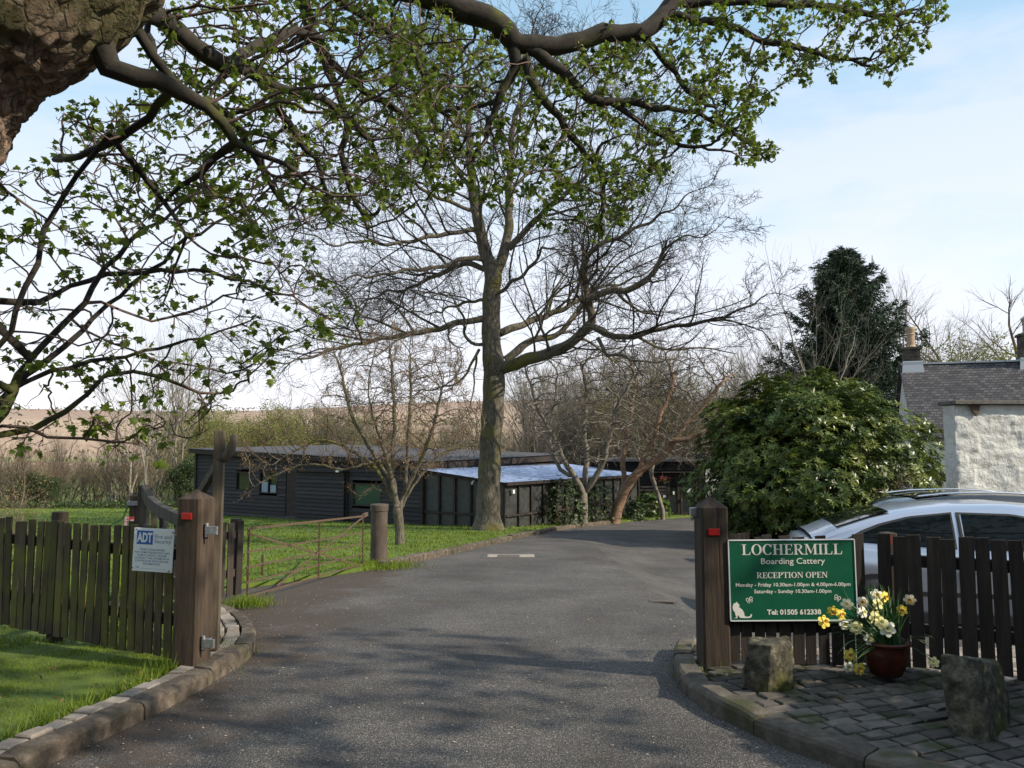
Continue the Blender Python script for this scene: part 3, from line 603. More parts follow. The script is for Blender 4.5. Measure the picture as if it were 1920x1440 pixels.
mb = MB(); r = random.Random(2); x = .02; z = 1.235
while z > .62: x2 = x + r.uniform(-.008, .008); mb.bar((x, -.1015, z), (x2, -.1015, z - .07), .0045 + .002 * r.random(), .004, up=(0, 1, 0)); x = x2; z -= .066
mb.build('crack', M['joint'], rp_)
def picket_mesh(h, w_=.082, t=.014):
    mb = MB(); c = .006; mb.add([(-w_ / 2, -t / 2, 0), (w_ / 2, -t / 2, 0), (w_ / 2, t / 2, 0), (-w_ / 2, t / 2, 0), (-w_ / 2, -t / 2, h - c), (w_ / 2, -t / 2, h), (w_ / 2, t / 2, h), (-w_ / 2, t / 2, h - c)],
        [(3, 2, 1, 0), (4, 5, 6, 7), (0, 1, 5, 4), (2, 3, 7, 6), (1, 2, 6, 5), (3, 0, 4, 7)])
    return mb
def fence(name, label, a, b, z0, h, pitch, mat, railmat, seed, wd=.082, rails=(.28, .80), posts=(), gapz=0.05, group=None, dh=(0, 0), postmat='woodpost', posth=1.02):
    """a, b ground points of the picket line; z0/h as functions of t"""
    a = Vector(a); b = Vector(b); d = b - a; l = d.length; ang = math.atan2(d.y, d.x); t = empty(name, (a.x, a.y, 0), label, 'fence', ang, group)
    r = random.Random(seed); n = int(l / pitch)
    proto = None
    for i in range(n + 1):
        s = i * pitch + r.uniform(-.006, .006); f = s / max(l, .01); zz = z0[0] + (z0[1] - z0[0]) * f + r.uniform(-.012, .012); hh = (h[0] + (h[1] - h[0]) * f)
        if proto is None: o = picket_mesh(1.0, wd).build('picket', mat, t, bevel=.003); proto = o
        else: o = proto.copy(); COL.objects.link(o); o.parent = t
        o.location = (s, 0, zz); o.scale = (r.uniform(.93, 1.05), 1, hh * r.uniform(.985, 1.015)); o.rotation_euler = (r.uniform(-.02, .02), r.uniform(-.02, .02), r.uniform(-.09, .09))
    for q in rails:
        MB().box((l / 2, .036, (z0[0] + z0[1]) / 2 + q * (h[0] + h[1]) / 2), (l, .045, .085)).build('rail', railmat, t, bevel=.003)
    for s, top in posts: MB().box((s, .11, (top - .1) / 2), (.10, .10, top + .1)).build('post', M[postmat], t, bevel=.008)
    return t
fl = fence('picket_fence', 'mossy brown picket fence carrying the small white sign', (-5.55, 7.86), (-2.50, 6.19), (.085, .045), (.93, .985), .107, M['picketgreen'], M['picketdark'], 3, wd=.086, posts=((.55, 1.08), (1.72, 1.09)))
fr1 = fence('picket_fence', 'dark picket fence panel behind the green sign', (1.645, 6.06), (2.62, 6.04), (.065, .065), (.93, .93), .0945, M['picketdark'], M['picketdark'], 5, wd=.080)
fr2 = fence('picket_fence', 'dark picket fence panel beyond the daffodil pot', (2.735, 5.98), (5.1, 4.75), (.075, .085), (.945, .925), .1065, M['picketdark'], M['picketdark'], 6, posts=(), wd=.093)
mid = post((2.845, 6.13, -.02), 0, .105, 1.04, 'fence_post', 'short square post between the two dark fence panels', cap=.01); mid['category'] = 'fence post'
MB().box((-.026, -.06, .985), (.05, .012, .055)).build('reflector', M['red'], mid)
fp = fence('picket_fence', 'short narrow picket fence beside the rusty gate', (-3.47, 9.15), (-3.22, 9.74), (-.04, -.09), (.86, .86), .14, M['picketdark'], M['picketdark'], 8, wd=.095, posts=((.62, .80),))

# open timber gate hung on the left post
hx, hy = P(401, 1200, 6.45).x, 6.45; ex, ey = -3.98, 8.72
t = empty('timber_gate', (hx, hy, 0), 'weathered timber gate swung open behind the left post', 'gate')
D = Vector((ex - hx, ey - hy, 0)); dn = D.normalized()
MB().box((0, 0, .93), (.078, .075, 1.72), Matrix.Rotation(math.radians(9), 3, 'Z')).build('hanging_stile', M['postgrey'], t, bevel=.006)
top_ = P(405, 817, 6.42).z
st = t.children if False else None
mb = MB(); path = [Vector((-.02, .0, 1.56)), Vector((.05, -.01, 1.575)), Vector((.09, -.01, 1.63)), Vector((.115, -.01, 1.70)), Vector((.125, -.01, 1.755))]
mb.tube(path, [.035, .046, .042, .036, .028], 8).build('horn', M['gatewood'], t, smooth=True)
rail_pts = [D * s + Vector((0, 0, z)) for s, z in ((.02, 1.0), (.25, .985), (.5, 1.0), (.75, 1.04), (.9, 1.10), (.985, 1.20))]
mb = MB()
for a, b in zip(rail_pts, rail_pts[1:]): mb.bar(a, b + (b - a).normalized() * .012, .07, .11)
mb.build('top_rail', M['gatewood'], t)
for z in (.20, .42, .62, .80): MB().bar(D * .02 + Vector((0, 0, z)), D * .98 + Vector((0, 0, z)), .03, .085).build('bar', M['gatewood'], t, bevel=.004)
MB().bar(Vector((-.01, .02, 1.53)), D * .36 + Vector((0, 0, 1.02)), .05, .07).build('brace', M['gatewood'], t, bevel=.004)
MB().bar(D * .03 + Vector((.03, .03, .2)), D * .8 + Vector((.03, .03, .98)), .03, .08).build('brace', M['gatewood'], t, bevel=.004)
for s in (.5, .72, .86): MB().bar(D * s + Vector((.025, .02, .15)), D * s + Vector((.025, .02, 1.0)), .07, .02).build('upright', M['gatewood'], t, bevel=.004)
MB().box(D + Vector((0, 0, .70)), (.10, .085, 1.10)).build('closing_stile', M['gatewood'], t, bevel=.005)
# slam post behind the gate end, with its strap and spike
q = P(258, 935, 8.95)
sp_ = post((q.x, 8.95, -.12), 0, .13, 1.27, 'slam_post', 'dark post with metal strap behind the open timber gate', cap=.03)
mb = MB(); mb.box((0.02, -.07, 1.16), (.20, .02, .04)); mb.box((.02, -.01, 1.185), (.20, .13, .008)); mb.build('strap', M['galv'], sp_)
MB().tube([(.06, -.02, 1.18), (.06, -.02, 1.38)], .009, 8).build('bolt', M['galv'], sp_)
MB().tube([(-.07, -.06, 1.14), (-.10, -.12, 1.0), (-.15, -.5, .90), (-.14, -1.0, .99)], .007, 6).build('cord', M['rope'], sp_)
q = P(247, 972, 7.0)
mb = MB(); mb.box((0, -.02, 0), (.075, .01, .035)); mb.box((-.035, -.02, -.055), (.022, .006, .10), Matrix.Rotation(.15, 3, 'Y')); o = mb.build('tape_scrap', M['tape']); o.location = (q.x, q.y - .02, q.z); tag(o, 'scrap of striped tape tied over the mossy pickets', 'tape')

# rusty iron gate
g0 = Vector((-3.20, 9.78, 0)); g1 = Vector((-2.55, 13.95, 0)); D = g1 - g0
t = empty('iron_gate', (g0.x, g0.y, 0), 'rusty flat-bar iron field gate standing before the lawn', 'gate')
def gz_(s, h): p = g0.lerp(g1, s); return D * s + Vector((0, 0, float(zg(p.x, p.y)) + h))
for s in (0.01, .53, .985): MB().bar(gz_(s, .05), gz_(s, .90 if s < .9 else .93), .026, .012).build('upright', M['rust'], t)
for h in (.90, .62, .44, .26, .09): MB().bar(gz_(0, h), gz_(.985, h), .010, .021 if h < .9 else .028).build('bar', M['rust'], t)
MB().bar(gz_(0, .85), gz_(.9, .12), .010, .024).build('brace', M['rust'], t); MB().bar(gz_(.2, .12), gz_(.985, .88), .012, .024).build('brace', M['rust'], t)
mb = MB(); mb.bar(gz_(.10, .30), gz_(.10, .56), .03, .014); mb.bar(gz_(0, .43), gz_(.12, .45), .02, .02); mb.build('latch', M['rust'], t)
MB().bar(gz_(.985, .90), gz_(1.03, .93), .05, .06).build('hinge', M['rust'], t); MB().bar(gz_(.985, .1), gz_(1.02, .02), .05, .1).build('hinge', M['rust'], t)
# round iron column
c = G(710, 1061); h = 1.09
t = empty('iron_column', (c.x, c.y, c.z), 'stout round rusty column at the end of the iron gate', 'post')
MB().lathe([(.152, -.1), (.150, .1), (.147, h - .12), (.160, h - .115), (.163, h - .02), (.155, h), (.10, h + .008)], (0, 0, 0), 32).build('shaft', M['pipe'], t, smooth=False)
# little tilted road-end boulder/post stub by far kerb omitted: nothing there

# ------------------------------------------------------------------ signs
SERIF = {}
def glyph_serif(ch):
    """capital letters with slab-bracket serifs as polygons, cap height 1; returns (polys, advance)"""
    S = .17; T = .055; R = []
    def rect(x0, y0, x1, y1): R.append([(x0, y0), (x1, y0), (x1, y1), (x0, y1)])
    def stem(x, y0=0, y1=1, s=S): rect(x, y0, x + s, y1)
    def serif(x0, x1, y, top=False):
        if top: rect(x0, y - T, x1, y)
        else: rect(x0, y, x1, y + T)
    def arc(cx, cy, rx, ry, ix, iy, a0, a1, n=22):
        o_ = [(cx + rx * math.cos(a), cy + ry * math.sin(a)) for a in np.linspace(a0, a1, n)]
        i_ = [(cx + ix * math.cos(a), cy + iy * math.sin(a)) for a in np.linspace(a1, a0, n)]
        R.append(o_ + i_)
    if ch == 'L': stem(.10); serif(0, .38, 0); serif(0, .38, 1, True); rect(.27, 0, .66, T); R.append([(.66, 0), (.71, .30), (.66, .30), (.58, T)]); return R, .78
    if ch == 'I': stem(.10); serif(0, .37, 0); serif(0, .37, 1, True); return R, .44
    if ch == 'T': stem(.29); serif(.19, .56, 0); rect(0, 1 - T, .75, 1); R.append([(0, 1), (-.01, .72), (.035, .72), (.12, 1 - T)]); R.append([(.75, 1), (.63, 1 - T), (.715, .72), (.76, .72)]); return R, .80
    if ch == 'E': stem(.10); serif(0, .3, 0); rect(0, 1 - T, .64, 1); rect(.27, 0, .66, T); rect(.27, .48, .5, .48 + T); rect(.48, .38, .52, .64); R.append([(.64, 1), (.56, 1 - T), (.60, .74), (.645, .74)]); R.append([(.66, 0), (.71, .28), (.66, .28), (.58, T)]); return R, .76
    if ch == 'H': stem(.10); stem(.60); serif(0, .37, 0); serif(.5, .87, 0); serif(0, .37, 1, True); serif(.5, .87, 1, True); rect(.27, .49, .60, .55); return R, .93
    if ch == 'M': stem(.10, s=.07); stem(.78); serif(0, .27, 0); serif(.68, 1.05, 0); serif(0, .20, 1, True); serif(.85, 1.05, 1, True); R.append([(.08, 1), (.28, 1), (.56, .22), (.49, .04)]); R.append([(.49, .04), (.54, .20), (.80, 1), (.88, 1), (.84, .86)]); return R, 1.11
    if ch == 'N': stem(.10, s=.07); stem(.70, s=.07); serif(0, .27, 0); serif(0, .20, 1, True); serif(.6, .87, 1, True); R.append([(.08, 1), (.28, 1), (.77, .12), (.77, 0), (.68, 0)]); return R, .92
    if ch == 'O': arc(.42, .5, .42, .52, .24, .46, 0, PI * 1.0); arc(.42, .5, .42, .52, .24, .46, PI, 2 * PI); return R, .90
    if ch == 'C': arc(.42, .5, .42, .52, .24, .46, math.radians(38), math.radians(322), 32); R.append([(.70, 1), (.66, .68), (.72, .68), (.745, 1)]); return R, .82
    if ch == 'P' or ch == 'R':
        stem(.10); serif(0, .37, 0); rect(0, 1 - T, .42, 1); arc(.40, .74, .30, .26, .13, .20, -PI / 2, PI / 2); rect(.27, .48, .42, .54)
        if ch == 'R': R.append([(.32, .50), (.48, .50), (.74, .06), (.82, 0), (.60, 0)]); rect(.62, 0, .86, T); return R, .88
        return R, .76
    return R, .35
def serif_text(mb, text, cx, y, hgt, width, M4, depth, zoff):
    adv = 0; items = []
    for ch in text: g, a = glyph_serif(ch); items.append((g, adv)); adv += a
    sx_ = width / adv
    for g, x in items:
        for k, poly in enumerate(g):
            pl = [(cx - width / 2 + (x + px) * sx_, y + py * hgt) for px, py in poly]; mb.prism(pl, M4 @ Matrix.Translation((0, 0, zoff + k * .00004)), depth)
def font_text(mb, text, cx, y, size, width, M4, zoff, bold=0.0, align='CENTER'):
    cu = bpy.data.curves.new('text', 'FONT'); cu.body = text; cu.size = size; cu.align_x = align; cu.offset = bold; cu.resolution_u = 3; cu.fill_mode = 'FRONT'
    ob = bpy.data.objects.new('text', cu); COL.objects.link(ob); dg = bpy.context.evaluated_depsgraph_get(); dg.update(); me = ob.evaluated_get(dg).to_mesh()
    vs = [v.co.copy() for v in me.vertices]; fs = [tuple(p.vertices) for p in me.polygons]
    xs_ = [v.x for v in vs]; wd = max(xs_) - min(xs_); mid_ = (max(xs_) + min(xs_)) / 2; s = width / wd if width else 1
    x0 = cx if align == 'CENTER' else cx
    out = [M4 @ Vector(((v.x - (mid_ if align == 'CENTER' else min(xs_))) * s + x0, v.y + y, zoff)) for v in vs]
    mb.add(out, fs); ob.evaluated_get(dg).to_mesh_clear(); bpy.data.objects.remove(ob); bpy.data.curves.remove(cu)
# local frame of a sign: x right, y up, z toward the viewer
def sign_frame(): return Matrix(((1, 0, 0, 0), (0, 0, -1, 0), (0, 1, 0, 0), (0, 0, 0, 1)))
W_, H_ = .925, .583
s0 = P(1486, 1087.5, 5.985)
t = empty('cattery_sign', (s0.x, s0.y, s0.z), 'green board sign with white lettering and a cat silhouette', 'sign', math.radians(-.5)); t.rotation_euler = (0, math.radians(-.6), math.radians(-1.0))
SF = sign_frame()
MB().box((0, .006, 0), (W_, .012, H_)).build('board', M['green'], t, bevel=.002)
mb = MB()
for a, b in (((-W_ / 2, -H_ / 2), (W_ / 2, -H_ / 2)), ((-W_ / 2, H_ / 2), (W_ / 2, H_ / 2)), ((-W_ / 2, -H_ / 2), (-W_ / 2, H_ / 2)), ((W_ / 2, -H_ / 2), (W_ / 2, H_ / 2))):
    mb.bar((a[0], .004, a[1]), (b[0], .004, b[1]), .007, .02, up=(0, 1, 0))
mb.build('edge_trim', M['whitepl'], t)
u = W_ / 1500; X = lambda px: (px - 932) * u; Y = lambda py: (557 - py) * (H_ / 945)
mb = MB()
LN = lambda fn, *a: (lambda m: (fn(m, *a), m.build('lettering', LMAT, t)))(MB())
LMAT = M['cream']
LN(serif_text, 'LOCHERMILL', X(942), Y(258), 122 * u * 1.02, 1205 * u, SF, .0015, .0022)
LN(serif_text, 'RECEPTION OPEN', X(930), Y(532), 68 * u, 845 * u, SF, .0012, .0022)
LN(font_text, 'Boarding Cattery', X(945), Y(366), 98 * u, 760 * u, SF, .0022, .0004)
LN(font_text, 'Monday - Friday 10.30am-1.00pm & 4.00pm-6.00pm', X(935), Y(630), 60 * u, 1360 * u, SF, .0022, .0006)
LN(font_text, 'Saturday - Sunday 10.30am-1.00pm', X(928), Y(708), 60 * u, 915 * u, SF, .0022, .0006)
LN(font_text, 'Tel: 01505 612338', X(935), Y(958), 80 * u, 640 * u, SF, .0022, .0018)
cat = [(225, 998), (250, 985), (238, 960), (235, 935), (212, 900), (208, 868), (222, 828), (243, 822), (262, 805), (268, 822), (285, 832), (292, 858), (280, 868), (300, 880), (325, 902), (342, 935), (348, 972), (372, 984), (402, 980), (418, 966), (420, 954), (434, 952), (436, 968), (424, 990), (396, 998), (350, 998), (296, 996), (286, 985), (268, 960), (262, 985), (264, 998)]
mb = MB(); mb.prism([(X(a), Y(b)) for a, b in cat], SF @ Matrix.Translation((0, 0, .0026)), .0015); mb.build('cat_emblem', M['cream'], t)
mb = MB()
for cx, cy, rot in ((413, 788, .35), (1452, 772, -.5)):
    for sgn in (-1, 1):
        for (ox, oy, rx, ry) in ((22, 12, 20, 22), (18, -18, 14, 15)):
            ring = []; 
            for a in np.linspace(0, 2 * PI, 15)[:-1]: ring.append((sgn * (ox + rx * math.cos(a)), oy + ry * math.sin(a)))
            inner = [((x - sgn * ox) * .62 + sgn * ox, (y - oy) * .62 + oy) for x, y in ring]
            tr = lambda p: ((X(cx) + (p[0] * math.cos(rot) - p[1] * math.sin(rot)) * u), (Y(cy) + (p[0] * math.sin(rot) + p[1] * math.cos(rot)) * u))
            n = len(ring); vs = [SF @ Vector((*tr(p), .0024)) for p in ring] + [SF @ Vector((*tr(p), .0024)) for p in inner]
            mb.add(vs, [(i, (i + 1) % n, n + (i + 1) % n, n + i) for i in range(n)])
    p0 = SF @ Vector((X(cx), Y(cy) - 30 * u, .0025)); p1 = SF @ Vector((X(cx), Y(cy) + 34 * u, .0025)); mb.bar(p0, p1, .003, .001, up=(0, 1, 0))
mb.build('butterfly_emblem', M['cream'], t)
for px, py in ((318, 150), (1542, 135), (208, 1003), (950, 990)): MB().box((X(px), -.002, Y(py)), (.005, .004, .005)).build('screw', M['galv'], t)

W2, H2 = .325, .325
s1 = P(287, 1031.5, 6.16)
t = empty('security_sign', (s1.x, s1.y, s1.z), 'small white security notice screwed to the mossy picket fence', 'sign'); t.rotation_euler = (0, math.radians(1.8), math.radians(-10))
k_ = 1.04
MB().box((0, .003, 0), (W2 * k_, .006, H2)).build('plate', M['signwhite'], t, bevel=.002)
u2 = W2 * k_ / 455; X2 = lambda px: (px - 388) * u2; Y2 = lambda py: (915 - py) * (H2 / 457)
MB().box((X2(288), -.0008, Y2(786)), (180 * u2, .0016, 138 * u2)).build('logo_panel', M['blue'], t)
mb = MB(); font_text(mb, 'ADT', X2(286), Y2(832), 130 * u2, 172 * u2, SF, .0022, .0042); mb.build('logo_lettering', M['signwhite'], t)
mb = MB()
LMAT = M['bluetext']; LN(font_text, 'Fire and', X2(495), Y2(790), 58 * u2, 185 * u2, SF, .0008); LN(font_text, 'Security', X2(492), Y2(840), 58 * u2, 185 * u2, SF, .0008)
for i, (s_, wd) in enumerate((('VIDEO IS RECORDED', 285), ('FOR CRIME PREVENTION AND', 395), ('PUBLIC SAFETY. PLEASE', 330), ('CONTACT THE SYSTEM DATA', 385), ('CONTROLLER FOR FURTHER', 380), ('INFORMATION', 190))):
    LN(font_text, s_, X2(380), Y2(922 + i * 30), 27 * u2, wd * u2, SF, .0008, .0002)
LN(font_text, 'TEL', X2(222), Y2(1110), 25 * u2, 42 * u2, SF, .0008, .0002); MB().box((X2(400), -.0008, Y2(1112)), (290 * u2, .0006, .0012)).build('dotted_rule', LMAT, t)
for px, py in ((192, 703), (600, 718), (168, 1112), (578, 1126)): MB().box((X2(px), -.003, Y2(py)), (.009, .004, .009)).build('screw', M['iron'], t)

# ------------------------------------------------------------------ boulders
def boulder(pts, label, seed, rough=.014):
    pts = [P(*p) for p in pts]; base = Vector((sum(p.x for p in pts) / len(pts), sum(p.y for p in pts) / len(pts), .05))
    bm = bmesh.new(); vs = [bm.verts.new(p - base) for p in pts]; g = bmesh.ops.convex_hull(bm, input=vs)
    bmesh.ops.delete(bm, geom=[v for v in bm.verts if not v.link_faces], context='VERTS'); bmesh.ops.triangulate(bm, faces=bm.faces[:])
    for k in range(5):
        bmesh.ops.subdivide_edges(bm, edges=[e for e in bm.edges if e.calc_length() > .014], cuts=1, use_grid_fill=True); bmesh.ops.triangulate(bm, faces=bm.faces[:])
        bmesh.ops.smooth_vert(bm, verts=bm.verts[:], factor=(.0 if k < 2 else .22), use_axis_x=True, use_axis_y=True, use_axis_z=True)
    bm.normal_update(); S = Vector((seed, 0, 0))
    mv = [(v, v.normal * (mnoise.fractal(v.co * 7 + S, .8, 2, 6) * rough + max(0, abs(mnoise.noise(v.co * 11 + S)) - .25) * -.02)) for v in bm.verts]
    for v, d in mv: v.co += d
    me = bpy.data.meshes.new('boulder'); bm.to_mesh(me); bm.free(); o = link_mesh('boulder', me, M['boulder'], smooth=True); o.location = base; return tag(o, label, 'boulder')
boulder([(1400, 1206, 5.38), (1445, 1210, 5.28), (1484, 1202, 5.40), (1407, 1196, 5.62), (1476, 1192, 5.62), (1390, 1292, 5.42), (1440, 1306, 5.30), (1491, 1300, 5.42), (1392, 1290, 5.72), (1490, 1288, 5.72)], 'squat upright stone standing under the green sign', 3)
boulder([(1762, 1226, 4.62), (1826, 1236, 4.45), (1872, 1246, 4.72), (1894, 1300, 4.76), (1896, 1395, 4.70), (1862, 1416, 4.34), (1782, 1400, 4.50), (1772, 1300, 4.55), (1768, 1226, 4.88), (1872, 1240, 4.95), (1890, 1385, 4.95), (1785, 1385, 4.9)], 'tall leaning mossy stone at the right corner of the paving', 9)

# ------------------------------------------------------------------ daffodils in a pot
pc = Vector((P(1671, 1270, 5.55).x, 5.62, .10))
t = empty('daffodil_pot', pc, 'glazed red-brown pot of white and yellow daffodils before the fence', 'potted plant')
MB().lathe([(.085, 0), (.10, .01), (.125, .06), (.145, .12), (.150, .165), (.142, .19), (.150, .205), (.166, .215), (.168, .23), (.158, .238), (.146, .232), (.140, .20)], (0, 0, 0), 40, cap=True).build('pot', M['terra'], t, smooth=True)
MB().lathe([(.141, .185), (.141, .205), (.09, .215), (.02, .22)], (0, 0, 0), 24).build('compost', M['soil'], t, smooth=True)
rr = np.random.default_rng(21); r = random.Random(21)
mb = MB()
def strap_leaf(base, tip, bend, wd):
    base = Vector(base); tip = Vector(tip); mid_ = (base + tip) / 2 + Vector(bend); prev = None; n = 7; sd_ = Vector((r.uniform(-1, 1), r.uniform(-.5, .5), 0)).normalized(); vs = []
    for i in range(n):
        s = i / (n - 1); p = base * (1 - s) ** 2 + mid_ * 2 * s * (1 - s) + tip * s * s; w2 = wd * (1 - s ** 3) * .5 + .001; vs += [p - sd_ * w2, p + sd_ * w2]
    mb.add(vs, [(2 * i, 2 * i + 1, 2 * i + 3, 2 * i + 2) for i in range(n - 1)])
for i in range(95):
    a = r.uniform(0, 6.28); q = r.uniform(0, .12); b = (q * math.cos(a), q * math.sin(a), .21); l = r.uniform(.22, .40)
    tx = b[0] + r.gauss(-.03, .09); strap_leaf(b, (tx, b[1] + r.gauss(0, .06), .21 + l), (0, 0, .03), r.uniform(.010, .016))
for i in range(34):
    b = (r.uniform(-.12, .02), r.uniform(-.1, .08), .21); l = r.uniform(.25, .42); strap_leaf(b, (b[0] - l * r.uniform(.6, 1), b[1] - r.uniform(-.05, .12), .21 + r.uniform(-.16, .22)), (0, 0, r.uniform(.06, .14)), r.uniform(.009, .014))
for i in range(5): b = (.1, -.03, .22); strap_leaf(b, (r.uniform(.28, .36), -.05, r.uniform(.06, .26)), (0, 0, .09), .010)
FL = [(785,735,'y'),(825,685,'y'),(868,700,'y'),(885,748,'w'),(940,765,'p'),(895,650,'w'),(970,640,'wy'),(972,690,'w'),(1038,608,'wy'),(1078,615,'y'),(1045,650,'p'),(1035,685,'wy'),(1030,712,'p'),(1090,768,'W'),(1060,740,'p'),(1022,780,'w'),(1005,820,'w'),(1198,630,'wy'),(1160,680,'y'),(912,897,'y'),(955,962,'y'),(903,955,'w'),(1313,930,'p')]
stems = MB(); FP = []
for (zx, zy, k) in FL:
    px = 1240 + zx / 2.572; py = 880 + zy / 2.572; dd = 5.50 + r.uniform(-.10, .10); p = P(px, py, dd) - pc; FP.append((p, k))
    b = Vector((r.uniform(-.1, .08), r.uniform(-.08, .08), .21)); m_ = (b + p) / 2 + Vector((0, 0, .10 if p.z < .4 else .03))
    pts = [b * (1 - s) ** 2 + m_ * 2 * s * (1 - s) + p * s * s for s in np.linspace(0, 1, 8)]
    stems.tube(pts, .0035, 5)
stems.build('stems', M['daffleaf'], t); mb.build('leaves', M['daffleaf'], t)
for p, k in FP:
    rad = .043 if k != 'W' else .055; rad = rad * r.uniform(.9, 1.12); fwd = Vector((r.uniform(-.6, .5), -1, r.uniform(-.35, .45))).normalized(); R = fwd.to_track_quat('Z', 'Y').to_matrix(); m2 = MB(); spin = r.uniform(0, 1)
    for q in range(6):
        a = spin + q * PI / 3; dz = .003 if q % 2 else 0; rim = []
        for (rr_, wd_) in ((.25, .16), (.6, .34), (.85, .26), (1.0, 0)):
            bend = -.10 * rr_ + r.uniform(-.08, .08)
            if wd_: rim.append(((rr_, wd_, bend), (rr_, -wd_, bend)))
            else: rim.append(((rr_, 0, bend),))
        L_ = [x[0] for x in rim]; R_ = [x[1] for x in rim[:-1]]; poly = L_ + R_[::-1]
        vs = [p + R @ Vector(((x * math.cos(a) - y * math.sin(a)) * rad, (x * math.sin(a) + y * math.cos(a)) * rad, z * rad + dz)) for x, y, z in poly]
        m2.add(vs, [(0, 1, 5, 6), (1, 2, 4, 5), (2, 3, 4)])
    f = m2.build('flower', M['petalw' if k in ('w', 'wy', 'W') else ('petaly' if k == 'y' else 'petalp')], t)
    m3 = MB(); prof = [(.10, .0), (.20, .12), (.26, .26), (.36, .36), (.30, .33), (.12, .12)]; seg = 12; vs = []
    for (a_, b_) in prof:
        for q in range(seg): an = 2 * PI * q / seg; rq = a_ * (1 + .10 * math.sin(q * 2.6)); vs.append(p + R @ Vector((rq * math.cos(an) * rad, rq * math.sin(an) * rad, b_ * rad * 1.15 + .004)))
    m3.add(vs, [(i * seg + q, i * seg + (q + 1) % seg, (i + 1) * seg + (q + 1) % seg, (i + 1) * seg + q) for i in range(len(prof) - 1) for q in range(seg)])
    m3.build('trumpet', M['trumpet' if k in ('y', 'wy') else 'petalp'], f)
# ------------------------------------------------------------------ buildings
def clad(mb, x0, x1, z0, ztop, holes=(), y=0.0, bh=.15, flip=False):
    """weatherboards on the local x-z plane facing -y"""
    z = z0
    while z < max(ztop(x0), ztop(x1)):
        zt = z + bh; a, b = x0, x1
        if ztop(x0) < zt or ztop(x1) < zt:
            n = [x for x in np.linspace(x0, x1, 60) if ztop(x) >= z + bh * .3]
            if len(n) < 2: break
            a, b = min(n), max(n)
        iv = [(a, b)]
        for (h0, h1, k0, k1) in holes:
            if k0 < zt - .02 and k1 > z + .02:
                iv = [q for (p0, p1) in iv for q in (((p0, min(p1, h0)), (max(p0, h1), p1)) if p0 < h1 and p1 > h0 else ((p0, p1),)) if q[1] - q[0] > .01]
        for (p0, p1) in iv:
            mb.add([(p0, y - .055, z), (p1, y - .055, z), (p1, y - .008, zt), (p0, y - .008, zt), (p0, y + .06, z), (p1, y + .06, z), (p1, y + .06, zt), (p0, y + .06, zt)],
                   [(0, 1, 2, 3), (1, 0, 4, 5), (3, 2, 6, 7), (0, 3, 7, 4), (2, 1, 5, 6), (5, 4, 7, 6)])
        z = zt
B0 = Vector((-3.14, 28.5, 0)); U = Vector((.825, -.565, 0)); Vv = Vector((.565, .825, 0))
def wall_hit(px, py):
    r_ = ray(px, py); n = Vv; d = (B0 - Vector((0, 0, EYE))).dot(n) / r_.dot(n); p = Vector((0, 0, EYE)) + r_ * d; return (p - B0).dot(U), p.z
t = empty('timber_shed', B0, 'long low black weatherboarded cattery building beyond the lawn', 'building', math.atan2(U.y, U.x))
ZT = lambda x: 1.07 + (-x / 13.3) * .43
def rect(px0, py0, px1, py1): a = wall_hit(px0, py0); b = wall_hit(px1, py1); return (a[0], b[0], min(a[1], b[1]), max(a[1], b[1]))
wA = rect(444, 884, 470, 921); wB = rect(488, 884, 521, 926); dR = rect(538, 876, 562, 968); wC = rect(662, 905, 716, 951)
x562 = wall_hit(562, 900)[0]; x652 = wall_hit(652, 900)[0]
mb = MB(); clad(mb, -13.3, 0, -1.65, ZT, [wA, wB, dR, wC, (x562, x652, -2, wall_hit(600, 884)[1])])
zb = wall_hit(600, 884)[1]
clad(mb, x562, x652, -1.65, lambda x: zb, y=-.16)
mb.box((-13.25, 4.5, -.1), (.1, 9, 3.1)); mb.box((-6.6, 9, -.1), (13.3, .1, 3.0)); mb.box((-.05, 4.5, -.35), (.1, 9, 2.7)); mb.box((x562 + .01, -.06, -.55), (.04, .2, 2.3))
mb.build('wall', M['clad'], t)
mb = MB()
mb.bar((-13.55, -.24, ZT(-13.5) + .02), (.15, -.24, ZT(0) + .02), .03, .22); mb.box((x562 + (x652 - x562) / 2, -.22, zb + .02), (x652 - x562 + .1, .22, .05)); mb.box((x652 + .03, -.03, -.3), (.09, .12, 2.9)); mb.box((-13.3, -.02, -.1), (.12, .14, 3.1)); mb.box((.0, -.03, -.4), (.12, .14, 2.6)); mb.bar((.10, -.3, 1.03), (.10, 9.3, 1.24), .05, .30)
mb.build('trim', M['cladtrim'], t)
